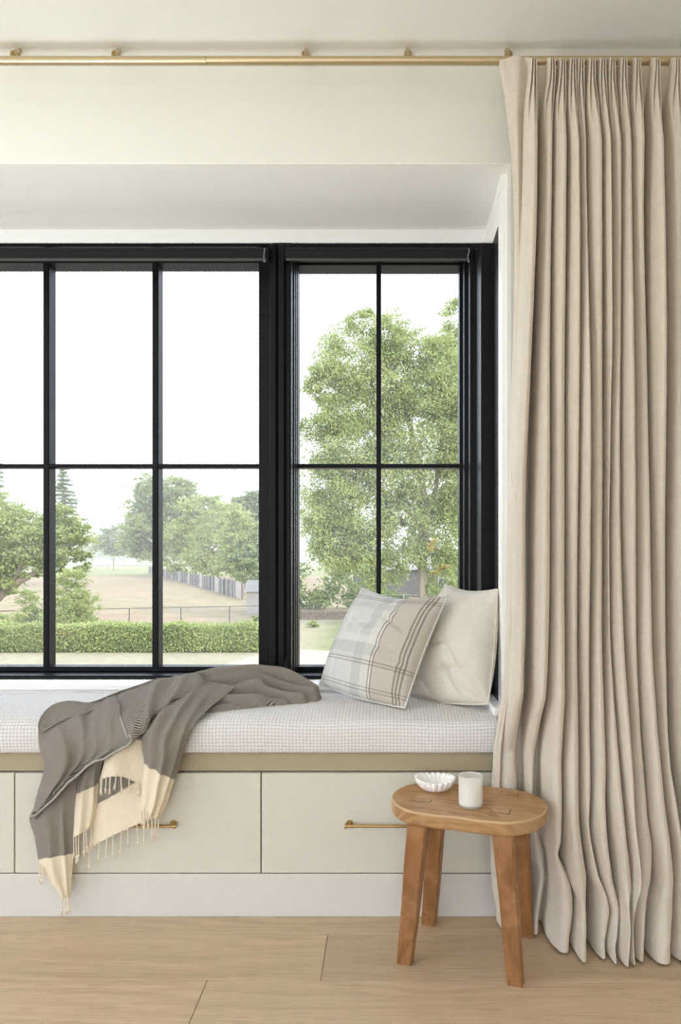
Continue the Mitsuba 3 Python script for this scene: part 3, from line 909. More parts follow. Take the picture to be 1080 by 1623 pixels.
# ------------------------------------------------------------------ the throw
def sheet(key, ctrl, nr=60, nc=60, wr=.004, wf=(14, 5), seed=1, s0=0.0, drape=()):
    """ctrl[r][c] = (u, v, y, t): picture place, distance, metres to the fringed end of the cloth."""
    C = np.array(ctrl, float)
    P = np.array([[np.append(W(*q[:3]), q[3]) for q in row] for row in C])
    R_, C_ = P.shape[:2]
    P = make_interp_spline(np.linspace(0, 1, R_), P, k=min(3, R_ - 1), axis=0)(np.linspace(0, 1, nr))
    P = make_interp_spline(np.linspace(0, 1, C_), P, k=min(3, C_ - 1), axis=1)(np.linspace(0, 1, nc))
    V, t = P[..., :3], P[..., 3]
    du, dv = np.gradient(V, axis=0), np.gradient(V, axis=1)
    n = np.cross(dv, du)
    n /= np.linalg.norm(n, axis=-1, keepdims=True) + 1e-12
    ss = V[..., 0]
    step = np.linalg.norm(np.diff(V, axis=0), axis=2)
    t = t[-1:].mean() + np.concatenate([np.cumsum(step[::-1], 0)[::-1], np.zeros((1, nc))], 0)
    q = np.stack([ss * wf[0] * 3 + seed, t * wf[1] * 3, ss * 0], -1)
    n = n * np.where(n[..., 1:2] > 0, -1, 1)
    disp = (meshkit.fbm(q, 3, seed) - .5) * 2 * wr
    rr, cc = np.meshgrid(np.linspace(0, 1, nr), np.linspace(0, 1, nc), indexing='ij')
    for c0, c1, w, am in drape:   # long hanging folds
        disp = disp + am * np.exp(-((cc - c0 - (c1 - c0) * rr + .02 * np.sin(rr * 7 + c0 * 9)) / w) ** 2) * np.clip(rr * 6, 0, 1)
    V = V + n * disp[..., None]
    uv = np.stack([ss + s0, t], -1).reshape(-1, 2)
    add('throw_blanket__' + key, trimesh.Trimesh(V.reshape(-1, 3), grid_faces(nr, nc), process=False), 'throw_weave', smooth=True, uv=uv)
    return V


# hanging left flap, folded over the front of the cushion
A = sheet('front_flap', [
    [(61, 1156, 1.965, .53), (92, 1145, 1.975, .53), (120, 1133, 1.992, .53), (142, 1119, 2.018, .53), (164, 1108, 2.075, .53), (182, 1102, 2.105, .53)],
    [(61, 1168, 1.968, .50), (94, 1156, 1.966, .50), (124, 1147, 1.970, .50), (146, 1140, 1.980, .50), (170, 1129, 1.985, .50), (190, 1124, 1.99, .50)],
    [(64, 1190, 1.96, 0.44), (97, 1184, 1.938, 0.44), (130, 1176, 1.95, 0.44), (150.0, 1170.5, 1.944, 0.44), (170, 1165, 1.938, 0.44), (200, 1158, 1.943, 0.44)],
    [(70, 1216, 1.956, 0.39), (96, 1212, 1.933, 0.39), (126, 1205, 1.948, 0.39), (145.5, 1198.5, 1.9405, 0.39), (165, 1192, 1.933, 0.39), (206, 1179, 1.933, 0.39)],
    [(64, 1240, 1.956, 0.35), (85, 1238, 1.936, 0.35), (107, 1231, 1.946, 0.35), (116.5, 1226.5, 1.942, 0.35), (126, 1222, 1.938, 0.35), (145, 1211, 1.933, 0.35)],
    [(55, 1270, 1.954, 0.3), (68, 1268, 1.938, 0.3), (80, 1264, 1.943, 0.3), (84.5, 1261.5, 1.9415, 0.3), (89, 1259, 1.94, 0.3), (99, 1252, 1.933, 0.3)],
    [(47, 1297, 1.952, 0.25), (50, 1295, 1.946, 0.25), (53, 1293, 1.944, 0.25), (54.5, 1291.5, 1.943, 0.25), (56, 1290, 1.942, 0.25), (60, 1287, 1.935, 0.25)]], 90, 100, .007, (8, 2), 2, drape=((.18, .3, .05, .009), (.42, .45, .06, .010), (.66, .62, .045, .007), (.85, .8, .05, .006)))
# piping along its slanting hem
hem = [A[i, -1] for i in range(34, 80, 3)] + [A[-1, j] for j in range(76, -1, -8)]
add('throw_blanket__hem', tube(np.array(hem) + [0, -.002, 0], .0033, 8), 'throw_hem', smooth=True)
# the back of the loop seen inside the fold
sheet('loop', [
    [(60, 1152, 1.963, .60), (68, 1131, 1.998, .60), (84, 1117, 2.03, .60), (102, 1111, 2.048, .60), (122, 1111, 2.07, .60), (142, 1113, 2.08, .60), (168, 1104, 2.11, .60), (200, 1092, 2.14, .60), (252, 1074, 2.19, .60)],
    [(62, 1157, 1.963, .64), (76, 1140, 1.990, .64), (92, 1127, 2.015, .64), (106, 1120, 2.030, .64), (124, 1118, 2.045, .64), (144, 1118, 2.065, .64), (172, 1112, 2.11, .64), (204, 1100, 2.14, .64), (256, 1082, 2.18, .64)],
    [(65, 1163, 1.960, .68), (84, 1150, 1.966, .68), (100, 1142, 1.975, .68), (113, 1137, 1.982, .68), (130, 1132, 1.992, .68), (150, 1125, 2.012, .68), (176, 1119, 2.09, .68), (208, 1108, 2.12, .68), (258, 1090, 2.17, .68)]], 26, 90, .002, (10, 4), 5)
# upper lit layer with the hem corner
L3 = sheet('top_layer', [
    [(180, 1103, 2.105, .55), (212, 1091, 2.14, .55), (255, 1076, 2.17, .55), (300, 1066, 2.2, .55), (326, 1076, 2.235, .55)],
    [(188, 1128, 1.985, .50), (220, 1112, 2.03, .50), (260, 1093, 2.09, .50), (302, 1080, 2.12, .50), (336, 1090, 2.16, .50)],
    [(198, 1158, 1.940, .45), (224, 1136, 1.965, .45), (262, 1110, 2.03, .45), (300, 1094, 2.08, .45), (332, 1100, 2.12, .45)],
    [(206, 1180, 1.935, .41), (226, 1158, 1.955, .41), (255, 1126, 2.01, .41), (292, 1104, 2.06, .41), (322, 1108, 2.10, .41)]], 70, 90, .008, (9, 2.5), 8, .03, drape=((.5, .25, .06, .012), (.75, .5, .05, .008)))
add('throw_blanket__hem', tube(L3[::4, 0] + [0, -.002, 0], .0033, 8), 'throw_hem', smooth=True)
# right-hand fall
sheet('side_fall', [
    [(262, 1112, 2.075, .36), (292, 1098, 2.09, .38), (330, 1084, 2.13, .38), (372, 1090, 2.13, .38)],
    [(246, 1134, 2.015, .31), (276, 1120, 2.01, .325), (312, 1106, 2.05, .325), (342, 1114, 2.05, .325)],
    [(232, 1156, 1.964, .265), (260, 1146, 1.957, .275), (292, 1138, 1.974, .275), (317, 1136, 1.979, .275)],
    [(226, 1180, 1.955, .20), (250, 1176, 1.939, .22), (276, 1172, 1.941, .23), (299, 1168, 1.961, .235)],
    [(229, 1206, 1.955, .125), (250, 1204, 1.935, .155), (270, 1204, 1.937, .175), (289, 1202, 1.961, .19)],
    [(226, 1236, 1.955, .072), (243, 1237, 1.935, .092), (260, 1238, 1.937, .107), (277, 1237, 1.961, .122)],
    [(224, 1260, 1.951, .035), (239, 1265, 1.933, .047), (252, 1268, 1.935, .055), (266, 1268, 1.959, .065)],
    [(221, 1280, 1.947, 0), (232, 1288, 1.933, 0), (243, 1296, 1.935, 0), (252, 1301, 1.957, 0)]], 90, 80, .006, (9, 2), 12, .1, drape=((.22, .2, .08, .009), (.52, .5, .07, .012), (.8, .78, .06, .006)))
# the short cream drop in the middle
sheet('middle_drop', [
    [(170, 1190, 1.957, .085), (190, 1180, 1.949, .085), (206, 1172, 1.954, .085), (232, 1166, 1.965, .085)],
    [(164, 1212, 1.955, .042), (183, 1208, 1.943, .042), (204, 1206, 1.955, .042), (231, 1205, 1.965, .042)],
    [(158, 1237, 1.953, 0), (184, 1230, 1.943, 0), (205, 1235, 1.955, 0), (227, 1245, 1.963, 0)]], 36, 46, .005, (11, 2.5), 15, .2)
# lower cream pieces behind
sheet('lower_drop', [
    [(128, 1222, 1.967, .150), (146, 1208, 1.959, .150), (168, 1198, 1.969, .150)],
    [(121, 1253, 1.965, .118), (138, 1243, 1.953, .118), (158, 1232, 1.969, .118)],
    [(118, 1290, 1.963, .055), (135, 1284, 1.951, .055), (154, 1276, 1.969, .055)],
    [(116, 1328, 1.961, 0), (129, 1320, 1.951, 0), (147, 1308, 1.967, 0)]], 50, 50, .004, (11, 2.5), 18, .3, drape=((.35, .4, .12, .008), (.75, .8, .09, .005)))
sheet('rear_drop', [
    [(146, 1236, 1.973, .165), (186, 1216, 1.971, .165), (232, 1210, 1.973, .165)],
    [(148, 1281, 1.971, .118), (190, 1264, 1.969, .118), (233, 1243, 1.973, .118)],
    [(146, 1312, 1.969, .06), (184, 1298, 1.965, .06), (237, 1274, 1.971, .06)],
    [(141, 1346, 1.967, 0), (180, 1324, 1.961, 0), (241, 1297, 1.969, 0)]], 50, 46, .003, (10, 3), 21, .4)
# the long corner that hangs lowest
sheet('long_corner', [
    [(66, 1272, 1.965, .225), (82, 1262, 1.961, .225), (100, 1250, 1.961, .225), (122, 1234, 1.969, .225)],
    [(47, 1299, 1.963, .200), (74, 1296, 1.947, .196), (98, 1291, 1.955, .192), (119, 1284, 1.967, .188)],
    [(55, 1332, 1.963, .155), (78, 1329, 1.945, .152), (99, 1325, 1.953, .147), (118, 1320, 1.967, .142)],
    [(62, 1370, 1.963, .122), (82, 1369, 1.949, .118), (100, 1363, 1.953, .108), (117, 1352, 1.967, .095)],
    [(78, 1396, 1.963, .06), (90, 1394, 1.953, .055), (103, 1391, 1.955, .05), (114, 1386, 1.965, .045)],
    [(97, 1420, 1.963, 0), (102, 1421, 1.959, 0), (107, 1422, 1.959, 0), (112, 1423, 1.963, 0)]], 80, 60, .005, (11, 2.5), 25, .5, drape=((.3, .4, .1, .009), (.7, .7, .08, .007)))

# gathered folds on the cushion, one surface over the seat
RIDGES = [  # polylines of (u, v) of crests with (y, radius)
    ([(236, 1080, 2.22), (300, 1066, 2.25), (350, 1055, 2.25), (400, 1051, 2.25), (445, 1055, 2.25), (478, 1068, 2.24), (508, 1090, 2.22)], .040),
    ([(318, 1076, 2.19), (350, 1068, 2.20), (392, 1060, 2.21), (425, 1068, 2.21), (460, 1080, 2.20), (498, 1088, 2.19)], .026),
    ([(352, 1092, 2.15), (385, 1080, 2.16), (412, 1074, 2.165), (422, 1082, 2.16), (446, 1092, 2.155), (480, 1097, 2.15)], .022),
    ([(318, 1106, 2.10), (350, 1099, 2.11), (385, 1100, 2.11), (420, 1098, 2.11), (452, 1095, 2.12)], .022),
    ([(310, 1122, 2.06), (345, 1116, 2.065), (385, 1108, 2.075), (420, 1102, 2.085)], .018),
    ([(292, 1084, 2.16), (322, 1078, 2.16), (350, 1084, 2.15), (330, 1098, 2.12), (300, 1112, 2.08)], .022),
]


def folds():
    nx, ny = 230, 110
    gx = np.linspace(X(262, 2.2), X(512, 2.22), nx)
    gy = np.linspace(2.03, 2.305, ny)
    GX, GY_ = np.meshgrid(gx, gy, indexing='xy')
    base = .5655
    H = np.full(GX.shape, 0.0)
    wsum = np.zeros_like(GX)
    acc = []
    for pts, r in RIDGES:
        P = np.array([W(*p) for p in pts])
        P = make_interp_spline(np.linspace(0, 1, len(P)), P, k=3)(np.linspace(0, 1, 90))
        d2 = (GX[..., None] - P[:, 0]) ** 2 + (GY_[..., None] - P[:, 1]) ** 2
        j = d2.argmin(-1)
        d = np.sqrt(d2.min(-1))
        crest = np.maximum(P[j, 2] - base, .006)
        acc.append(crest * np.exp(-(d / (r * .72)) ** 2))
    acc = np.array(acc)
    H = np.log(np.exp(acc * 420).mean(0)) / 420 + .005
    # outline on the seat: front edge runs diagonally, the tip narrows to the pillow
    fr = np.interp(GX, [X(300, 2.05), X(345, 2.06), X(400, 2.1), X(440, 2.12), X(470, 2.13), X(512, 2.16)], [2.045, 2.052, 2.085, 2.115, 2.125, 2.15])
    edge = np.clip((GY_ - fr) / .016, -1, 1)
    H = H * np.clip(edge, 0, 1) ** .5 + np.where(edge < 0, -.03, 0)
    H += (meshkit.fbm(np.stack([GX * 22, GY_ * 46, GX * 0], -1), 3, 4) - .5) * .008 * np.clip(edge, 0, 1)
    tip = np.clip((X(514, 2.2) - GX) / .02, 0, 1)
    H = np.maximum(H, np.where(edge > 0, .004, -.03)) * tip - .02 * (1 - tip)
    V = np.stack([GX, GY_, base + H], -1)
    # pull steep sides forward a little so that the crests roll over
    V[..., 1] -= np.clip(H, 0, 1) * .25
    dy = np.concatenate([[0], np.cumsum(np.linalg.norm(np.diff(V, axis=0), axis=2).mean(1))])
    uv = np.stack([np.broadcast_to(dy[:, None], GX.shape) * 1.0, GX + 2], -1).reshape(-1, 2)
    f = grid_faces(ny, nx)
    f = f[(V.reshape(-1, 3)[f][:, :, 2] > .551).any(1)]
    return trimesh.Trimesh(V.reshape(-1, 3), f, process=False), uv


m, uv = folds()
add('throw_blanket__gathered_folds', m, 'throw_weave', smooth=True, uv=uv)


def tassel(u, v, y, ln, i):
    """A twisted cord with a knot and a loose tuft, ln pixels long."""
    L = ln * y / F
    p = W(u, v, y)
    sw = rng.uniform(-.004, .004)
    n = 12
    pts = [p + [sw * (k / n) ** 2 + .0006 * math.sin(k * 2.1 + i), -.0015, -L * .8 * k / n + .004] for k in range(n + 1)]
    ms = [tube(pts, .0015, 6)]
    e = pts[-1]
    ms.append(lathe([(.0004, .004), (.0026, .002), (.0034, 0), (.0027, -.0025), (.0004, -.004)], 9).apply_translation(e))
    for q in range(6):
        a = rng.uniform(0, 6.28)
        ms.append(tube([e + [0, 0, -.002], e + [.0022 * math.cos(a), .0022 * math.sin(a), -L * .1], e + [rng.uniform(.002, .005) * math.cos(a), .003 * math.sin(a), -L * .2 - .002]], [.0011, .0011, .0006], 4))
    add('throw_blanket__tassel', cat(ms), 'cream_yarn', smooth=True)


ti = 0
for line, ln in (
        ([(159, 1237, 1.951), (163, 1236, 1.947), (169, 1234, 1.944), (176, 1232, 1.942), (184, 1230, 1.941), (191, 1231, 1.942), (205, 1236, 1.951), (219, 1242, 1.957)], 26),
        ([(225, 1283, 1.941), (229, 1286, 1.934), (234, 1289, 1.931), (241, 1295, 1.931), (247, 1299, 1.934), (251, 1301, 1.949)], 32),
        ([(117, 1328, 1.959), (121, 1325, 1.953), (125, 1323, 1.949), (133, 1318, 1.947), (137, 1316, 1.949), (145, 1310, 1.961)], 42),
        ([(143, 1344, 1.963), (158, 1336, 1.959), (170, 1329, 1.957), (179, 1325, 1.957), (192, 1319, 1.957), (203, 1314, 1.957), (217, 1306, 1.961), (231, 1301, 1.963)], 38),
        ([(63, 1371, 1.959), (66, 1376, 1.957), (69, 1380, 1.955)], 28),
        ([(99, 1420, 1.957), (104, 1421, 1.953), (108, 1422, 1.953), (110, 1421, 1.955)], 30)):
    for (u, v, y) in line:
        tassel(u + rng.uniform(-1, 1), v - 1, y, ln * rng.uniform(.8, 1.15), ti)
        ti += 1
tag('throw_blanket', 'brown grey herringbone throw with cream tasselled ends draped over the cushion', 'throw blanket')

# ------------------------------------------------------------------ outside
add('ground', trimesh.Trimesh([[-600, -80, GROUND], [600, -80, GROUND], [900, 1400, GROUND], [-900, 1400, GROUND]], [[0, 1, 2], [0, 2, 3]], process=False), 'field_grass', kind='structure')


def G(u, v):
    y = 4.5 * F / (v - V0)
    return np.array([X(u, y), y])


def patch(key, uvs, bsdf, lift, h=.02):
    from shapely.geometry import Polygon
    p = Polygon([G(*q) for q in uvs])
    m = trimesh.creation.extrude_polygon(p, h + lift, engine='earcut').apply_translation([0, 0, GROUND])
    add(key, m, bsdf, kind='structure')


patch('lawn', [(-120, 1033), (420, 1012), (470, 984), (900, 982), (1000, 1100), (-400, 1100)], 'lawn_grass', .01)
patch('driveway', [(330, 1064), (352, 1056), (415, 1038), (478, 1030), (530, 1034), (620, 1037), (900, 1042), (1100, 1120), (4000, 2300), (-4000, 2300), (-300, 1120), (-300, 1056.5), (60, 1057)], 'concrete', .03)


def leaves(blobs, D, size, per, kind, seed, clump=9, squash=.55, droop=0.0, jitter=.25, puff=.5):
    """blobs in picture pixels at distance D: (u, v, ru, rv). Returns the mesh of all leaves and its uv."""
    r = np.random.default_rng(seed)
    C, K, A = [], [], []
    for (u, v, ru, rv) in blobs:
        c = W(u, v, D)
        R = np.array([ru, ru * .9, rv]) * D / F
        n = max(6, int(per * ru * rv))
        # boughs first, then sprays of leaves round each bough
        nb = max(3, n // 9)
        d = r.normal(size=(nb, 3))
        d /= np.linalg.norm(d, axis=1, keepdims=True)
        bough = d * r.uniform(.35, 1.0, (nb, 1)) ** .5 * (1 + .35 * (r.uniform(size=(nb, 1)) - .5))
        pick = r.integers(0, nb, n)
        o = r.normal(size=(n, 3)) * np.array([.2, .2, .11]) * puff / .5
        o[:, 2] -= .25 * np.abs(o[:, 0] + o[:, 1]) * (1 + droop)
        cc = c + (bough[pick] + o) * R
        tone = r.uniform(-jitter, jitter, nb)[pick]
        cs = np.minimum(.15 * R.mean(), .55) * r.uniform(.6, 1.3, (n, 1))
        out = d[pick] * np.array([1, 1, .3])
        for k in range(clump):
            t = k / max(1, clump - 1)
            w = r.normal(size=(n, 3)) * cs * np.array([1, 1, squash]) * .75 + out * cs * (t * 1.6 - .4)
            w[:, 2] -= droop * cs[:, 0] * t * t * 1.8
            C.append(cc + w)
            K.append(kind + tone + r.uniform(-.08, .08, n))
            a = r.normal(size=(n, 3)) * .7 + out
            a[:, 2] -= .3 + droop * t
            A.append(a)
    C, K, a = np.vstack(C), np.concatenate(K), np.vstack(A)
    keep = C[:, 2] > GROUND + .1
    C, K, a = C[keep], K[keep], a[keep]
    n = len(C)
    a /= np.linalg.norm(a, axis=1, keepdims=True)
    b = r.normal(size=(n, 3))
    b -= a * (a * b).sum(1, keepdims=True)
    b /= np.linalg.norm(b, axis=1, keepdims=True)
    s = size * r.uniform(.6, 1.4, (n, 1))
    V = np.stack([C - a * s, C + b * s * .42, C + a * s, C - b * s * .42], 1).reshape(-1, 3)
    i = np.arange(n)[:, None] * 4
    f = np.vstack([i + [0, 1, 2], i + [0, 2, 3]])
    uv = np.repeat(np.column_stack([r.uniform(0, 1, n), np.clip(K, 0, 1.4)]), 4, 0)
    return trimesh.Trimesh(V, f, process=False), uv


def branchy(pts, r0, r1, sides=8):
    p = np.array(pts, float)
    if len(p) > 3:
        p = make_interp_spline(np.linspace(0, 1, len(p)), p, k=2)(np.linspace(0, 1, 3 * len(p)))
    return tube(p, np.linspace(r0, r1, len(p)), sides)


def tree(key, label, category, blobs, D, size, per, kind, seed, trunk=None, group=None, **k):
    n, base = 0, key
    while key + '__foliage' in scene:
        n += 1
        key = f'{base}_{n:03d}'
    m, uv = leaves(blobs, D, size, per, kind, seed, **k)
    add(key + '__foliage', m, 'leaf', uv=uv, kind='stuff')
    if trunk is None:
        u = np.mean([b[0] for b in blobs])
        c = W(u, np.mean([b[1] for b in blobs]), D)
        w = max(b[2] for b in blobs) * D / F
        trunk = [([[c[0], D, GROUND - .1], [c[0] + .02 * w, D, (GROUND + c[2]) / 2], c], .055 * w, .03 * w)]
    else:
        trunk = [([W(*q, D) if len(q) == 2 else W(*q) for q in pts], a * D / F, b * D / F) for pts, a, b in trunk]
    add(key + '__trunk', cat([branchy(*t) for t in trunk]), 'bark', smooth=True)
    tag(key, label, category, group)
    return key


# the big locust in the right-hand window
tree('locust_tree', 'big feathery light green tree filling the right window, its trunk behind the pillows', 'tree',
     [(560, 560, 52, 50), (610, 530, 45, 36), (575, 510, 30, 22), (650, 555, 48, 42), (690, 590, 48, 60), (515, 600, 30, 36), (545, 640, 52, 44), (505, 690, 34, 40), (600, 620, 60, 60), (660, 660, 60, 60),
      (720, 640, 50, 70), (560, 710, 62, 50), (620, 740, 60, 50), (690, 750, 60, 60), (520, 770, 46, 56), (575, 800, 56, 60), (640, 830, 46, 56), (700, 840, 46, 60), (530, 850, 46, 46), (610, 890, 28, 50), (560, 880, 44, 40),
      (740, 760, 50, 80), (770, 680, 50, 80), (700, 900, 26, 36), (500, 820, 30, 60)], 46, .095, .17, 1.05, 31,
     trunk=[([(674, 985), (672, 945), (670, 880), (672, 800), (660, 720), (640, 640), (600, 560)], 9.5, 2), ([(671, 850), (690, 780), (700, 700), (720, 620)], 5, 1.5), ([(668, 760), (630, 690), (600, 650), (590, 590)], 4, 1),
            ([(672, 830), (610, 780), (560, 730), (530, 690)], 4.5, 1.2), ([(600, 770), (570, 800), (545, 820)], 2.5, 1)], clump=18, squash=.6, droop=.8)
tree('locust_tree', 'tall light green tree whose top shows at the right edge of the right window', 'tree',
     [(735, 500, 30, 30), (725, 545, 30, 40), (760, 560, 50, 70), (740, 610, 36, 50)], 52, .14, .12, .95, 32, trunk=[([(790, 985), (780, 800), (760, 620), (740, 500)], 8, 2)], clump=14, droop=.7)
m, uv = leaves([(688, 862, 7, 6), (682, 868, 5, 4), (700, 897, 10, 5), (695, 908, 6, 5)], 43.5, .16, .5, 2.0, 77, jitter=.0)
uv[:, 1] = 2.0
add('locust_tree__yellow_leaves', m, 'leaf', uv=uv, kind='stuff', label='cluster of yellowing leaves')
# dark shrubs behind it
for i, (bl, D, lab) in enumerate((
        ([(498, 915, 40, 56), (535, 935, 36, 44), (470, 940, 30, 40)], 63, 'dark evergreen shrub at the lower left of the right window above the low wall'),
        ([(590, 925, 34, 40), (560, 930, 34, 46), (620, 935, 26, 30)], 74, 'dark shrub under the big tree left of its trunk'),
        ([(725, 900, 26, 60), (750, 880, 40, 80)], 66, 'dark green shrub at the right edge of the right window'))):
    tree('evergreen_shrub', lab, 'shrub', bl, D, .2, .06, .25, 40 + i)
tree('garden_plant', 'small bright green plant before the low wall in the right window', 'plant', [(497, 988, 9, 9)], 46, .13, .6, .95, 46)

# left-hand spreading tree
tree('spreading_tree', 'wide spreading tree with a leaning limb at the left edge of the view', 'tree',
     [(5, 822, 50, 30), (50, 838, 48, 34), (95, 842, 40, 30), (120, 862, 32, 24), (20, 862, 56, 36), (70, 872, 40, 24), (110, 895, 26, 14), (138, 890, 13, 22), (-50, 850, 80, 70), (0, 905, 34, 30), (25, 925, 22, 14), (60, 905, 22, 12), (128, 840, 16, 14), (90, 812, 30, 14)],
     43, .10, .18, .85, 51, clump=14, trunk=[([(-60, 1020), (-25, 972), (0, 945), (25, 925), (55, 908), (80, 890), (105, 865)], 9, 1.5), ([(20, 928), (35, 895), (52, 875), (80, 850)], 4, 1), ([(35, 895), (20, 860), (10, 840)], 3, 1), ([(60, 905), (100, 880), (130, 868)], 2.5, 1)])
# conifers behind it


def spruce(u, vt, vb, hw, D, seed, label):
    key = 'spruce_tree' if 'spruce_tree__trunk' not in scene else 'spruce_tree_001'
    r = np.random.default_rng(seed)
    top, bot = W(u, vt, D), W(u, vb, D)
    H = top[2] - bot[2]
    hw = hw * D / F
    add(key + '__trunk', tube([[top[0], D, GROUND - .1], [top[0], D, bot[2]], top], [.35, .3, .03], 7), 'bark')
    C = []
    for k in range(21):
        t = (k + .3) / 21
        z = top[2] - H * t
        R = hw * (.06 + .94 * t) * r.uniform(.7, 1.15)
        for j in range(5 + k // 4):
            a = r.uniform(0, 6.28)
            R2 = R * r.uniform(.75, 1.1)
            for s in np.linspace(.12, 1, 9):
                C.append([[top[0] + R2 * s * math.cos(a), D + R2 * s * math.sin(a), z - .30 * R2 * s + .16 * R2 * s * s]] + r.normal(size=(5, 3)) * [.2, .2, .1])
    C = np.array(C).reshape(-1, 3)
    n = len(C)
    a = r.normal(size=(n, 3)) * [1, 1, .5]
    a /= np.linalg.norm(a, axis=1, keepdims=True)
    b = np.cross(a, r.normal(size=(n, 3)))
    b /= np.linalg.norm(b, axis=1, keepdims=True)
    s = .3
    V = np.stack([C - a * s, C + b * s * .3, C + a * s, C - b * s * .3], 1).reshape(-1, 3)
    i = np.arange(n)[:, None] * 4
    add(key + '__foliage', trimesh.Trimesh(V, np.vstack([i + [0, 1, 2], i + [0, 2, 3]]), process=False), 'leaf', uv=np.repeat(np.column_stack([r.uniform(0, 1, n), np.full(n, .1)]), 4, 0), kind='stuff')
    tag(key, label, 'conifer tree')


spruce(100, 741, 862, 54, 120, 61, 'tall dark spruce rising behind the spreading tree')
spruce(-8, 726, 862, 54, 118, 62, 'dark spruce cut by the left edge of the photo')

# trees of the field
tree('maple_tree', 'tall round green maple standing in the middle of the left window', 'tree',
     [(258, 775, 40, 30), (285, 780, 30, 28), (240, 790, 28, 26), (225, 830, 28, 44), (255, 830, 45, 40), (290, 815, 40, 44), (240, 862, 40, 24), (215, 855, 20, 28)], 180, .36, .38, .6, 71, clump=12)
tree('maple_tree', 'dark rounded tree with a visible trunk at the far end of the field', 'tree', [(180, 850, 22, 24), (190, 866, 20, 12), (170, 864, 18, 12)], 260, .45, .8, .35, 72)
tree('maple_tree', 'hazy tree far away beside the dark rounded tree', 'tree', [(152, 856, 20, 20), (140, 862, 20, 14)], 330, .8, .2, .7, 73)
for i, (bl, D, kd, lab) in enumerate((
        ([(318, 822, 34, 34), (300, 850, 34, 34), (290, 880, 30, 22), (335, 800, 22, 16)], 150, .85, 'light green tree left of centre in the row beyond the grey fence'),
        ([(352, 835, 34, 40), (340, 872, 34, 34), (365, 815, 26, 26), (325, 885, 26, 22)], 128, .95, 'yellow green tree in the middle of the row beyond the grey fence'),
        ([(378, 850, 24, 40), (370, 885, 24, 28)], 106, .9, 'light green tree at the right of the row beside the yew'),
        ([(395, 800, 26, 24), (418, 798, 26, 26), (385, 835, 26, 34), (412, 840, 26, 34)], 145, .2, 'dark green rounded tree behind the row, highest at the right of the left window'))):
    tree('broadleaf_tree', lab, 'tree', bl, D, .26 if D < 140 else .33, .36, kd, 80 + i, clump=12)
tree('yew_tree', 'dark green pointed yew behind the shed', 'conifer tree', [(385, 905, 22, 18), (388, 885, 18, 22), (390, 862, 10, 18)], 87, .3, .2, .4, 90)
tree('yew_tree', 'second dark green yew half hidden by the window post above the shed', 'conifer tree', [(410, 900, 22, 22), (412, 870, 20, 26), (414, 848, 11, 16)], 97, .3, .2, .4, 91)
for i in range(8):
    u = -30 + i * 38 + rng.uniform(-4, 4)
    tree('distant_tree', 'one of the hazy trees along the far horizon', 'tree', [(u, 869 + rng.uniform(-3, 3), 19, 12), (u + 5, 875, 15, 8)], 560 if i % 2 else 480, 1.3, .16, .6, 100 + i, group='trees along the far horizon', clump=7)

m, uv = leaves([(u, 878, 16, 9) for u in range(-120, 420, 14)], 760, 1.6, .9, .55, 140, clump=7)
add('distant_woods', m, 'leaf', uv=uv, kind='stuff', label='hazy band of woodland along the horizon', category='woods')

# shrubs behind the hedge
tree('garden_shrub', 'loose light green shrub standing up behind the hedge', 'shrub', [(118, 955, 26, 30), (102, 975, 26, 20), (132, 980, 24, 18), (98, 935, 18, 30), (122, 918, 16, 22), (140, 960, 16, 22), (112, 990, 30, 14)], 37.5, .06, .5, 1.05, 130, clump=9, droop=-.4)
tree('garden_shrub', 'smaller grey green shrub at the left behind the hedge', 'shrub', [(45, 955, 18, 24), (50, 975, 24, 16), (40, 988, 24, 12)], 38.8, .06, .4, .7, 131, clump=8)
tree('garden_shrub', 'low bush at the left edge behind the hedge', 'shrub', [(8, 980, 30, 10), (-40, 978, 40, 12)], 36.4, .07, .5, .8, 132, clump=8)
tree('garden_shrub', 'small bush beside the shed above the hedge end', 'shrub', [(412, 982, 16, 8)], 37, .1, .3, .5, 133, clump=7)


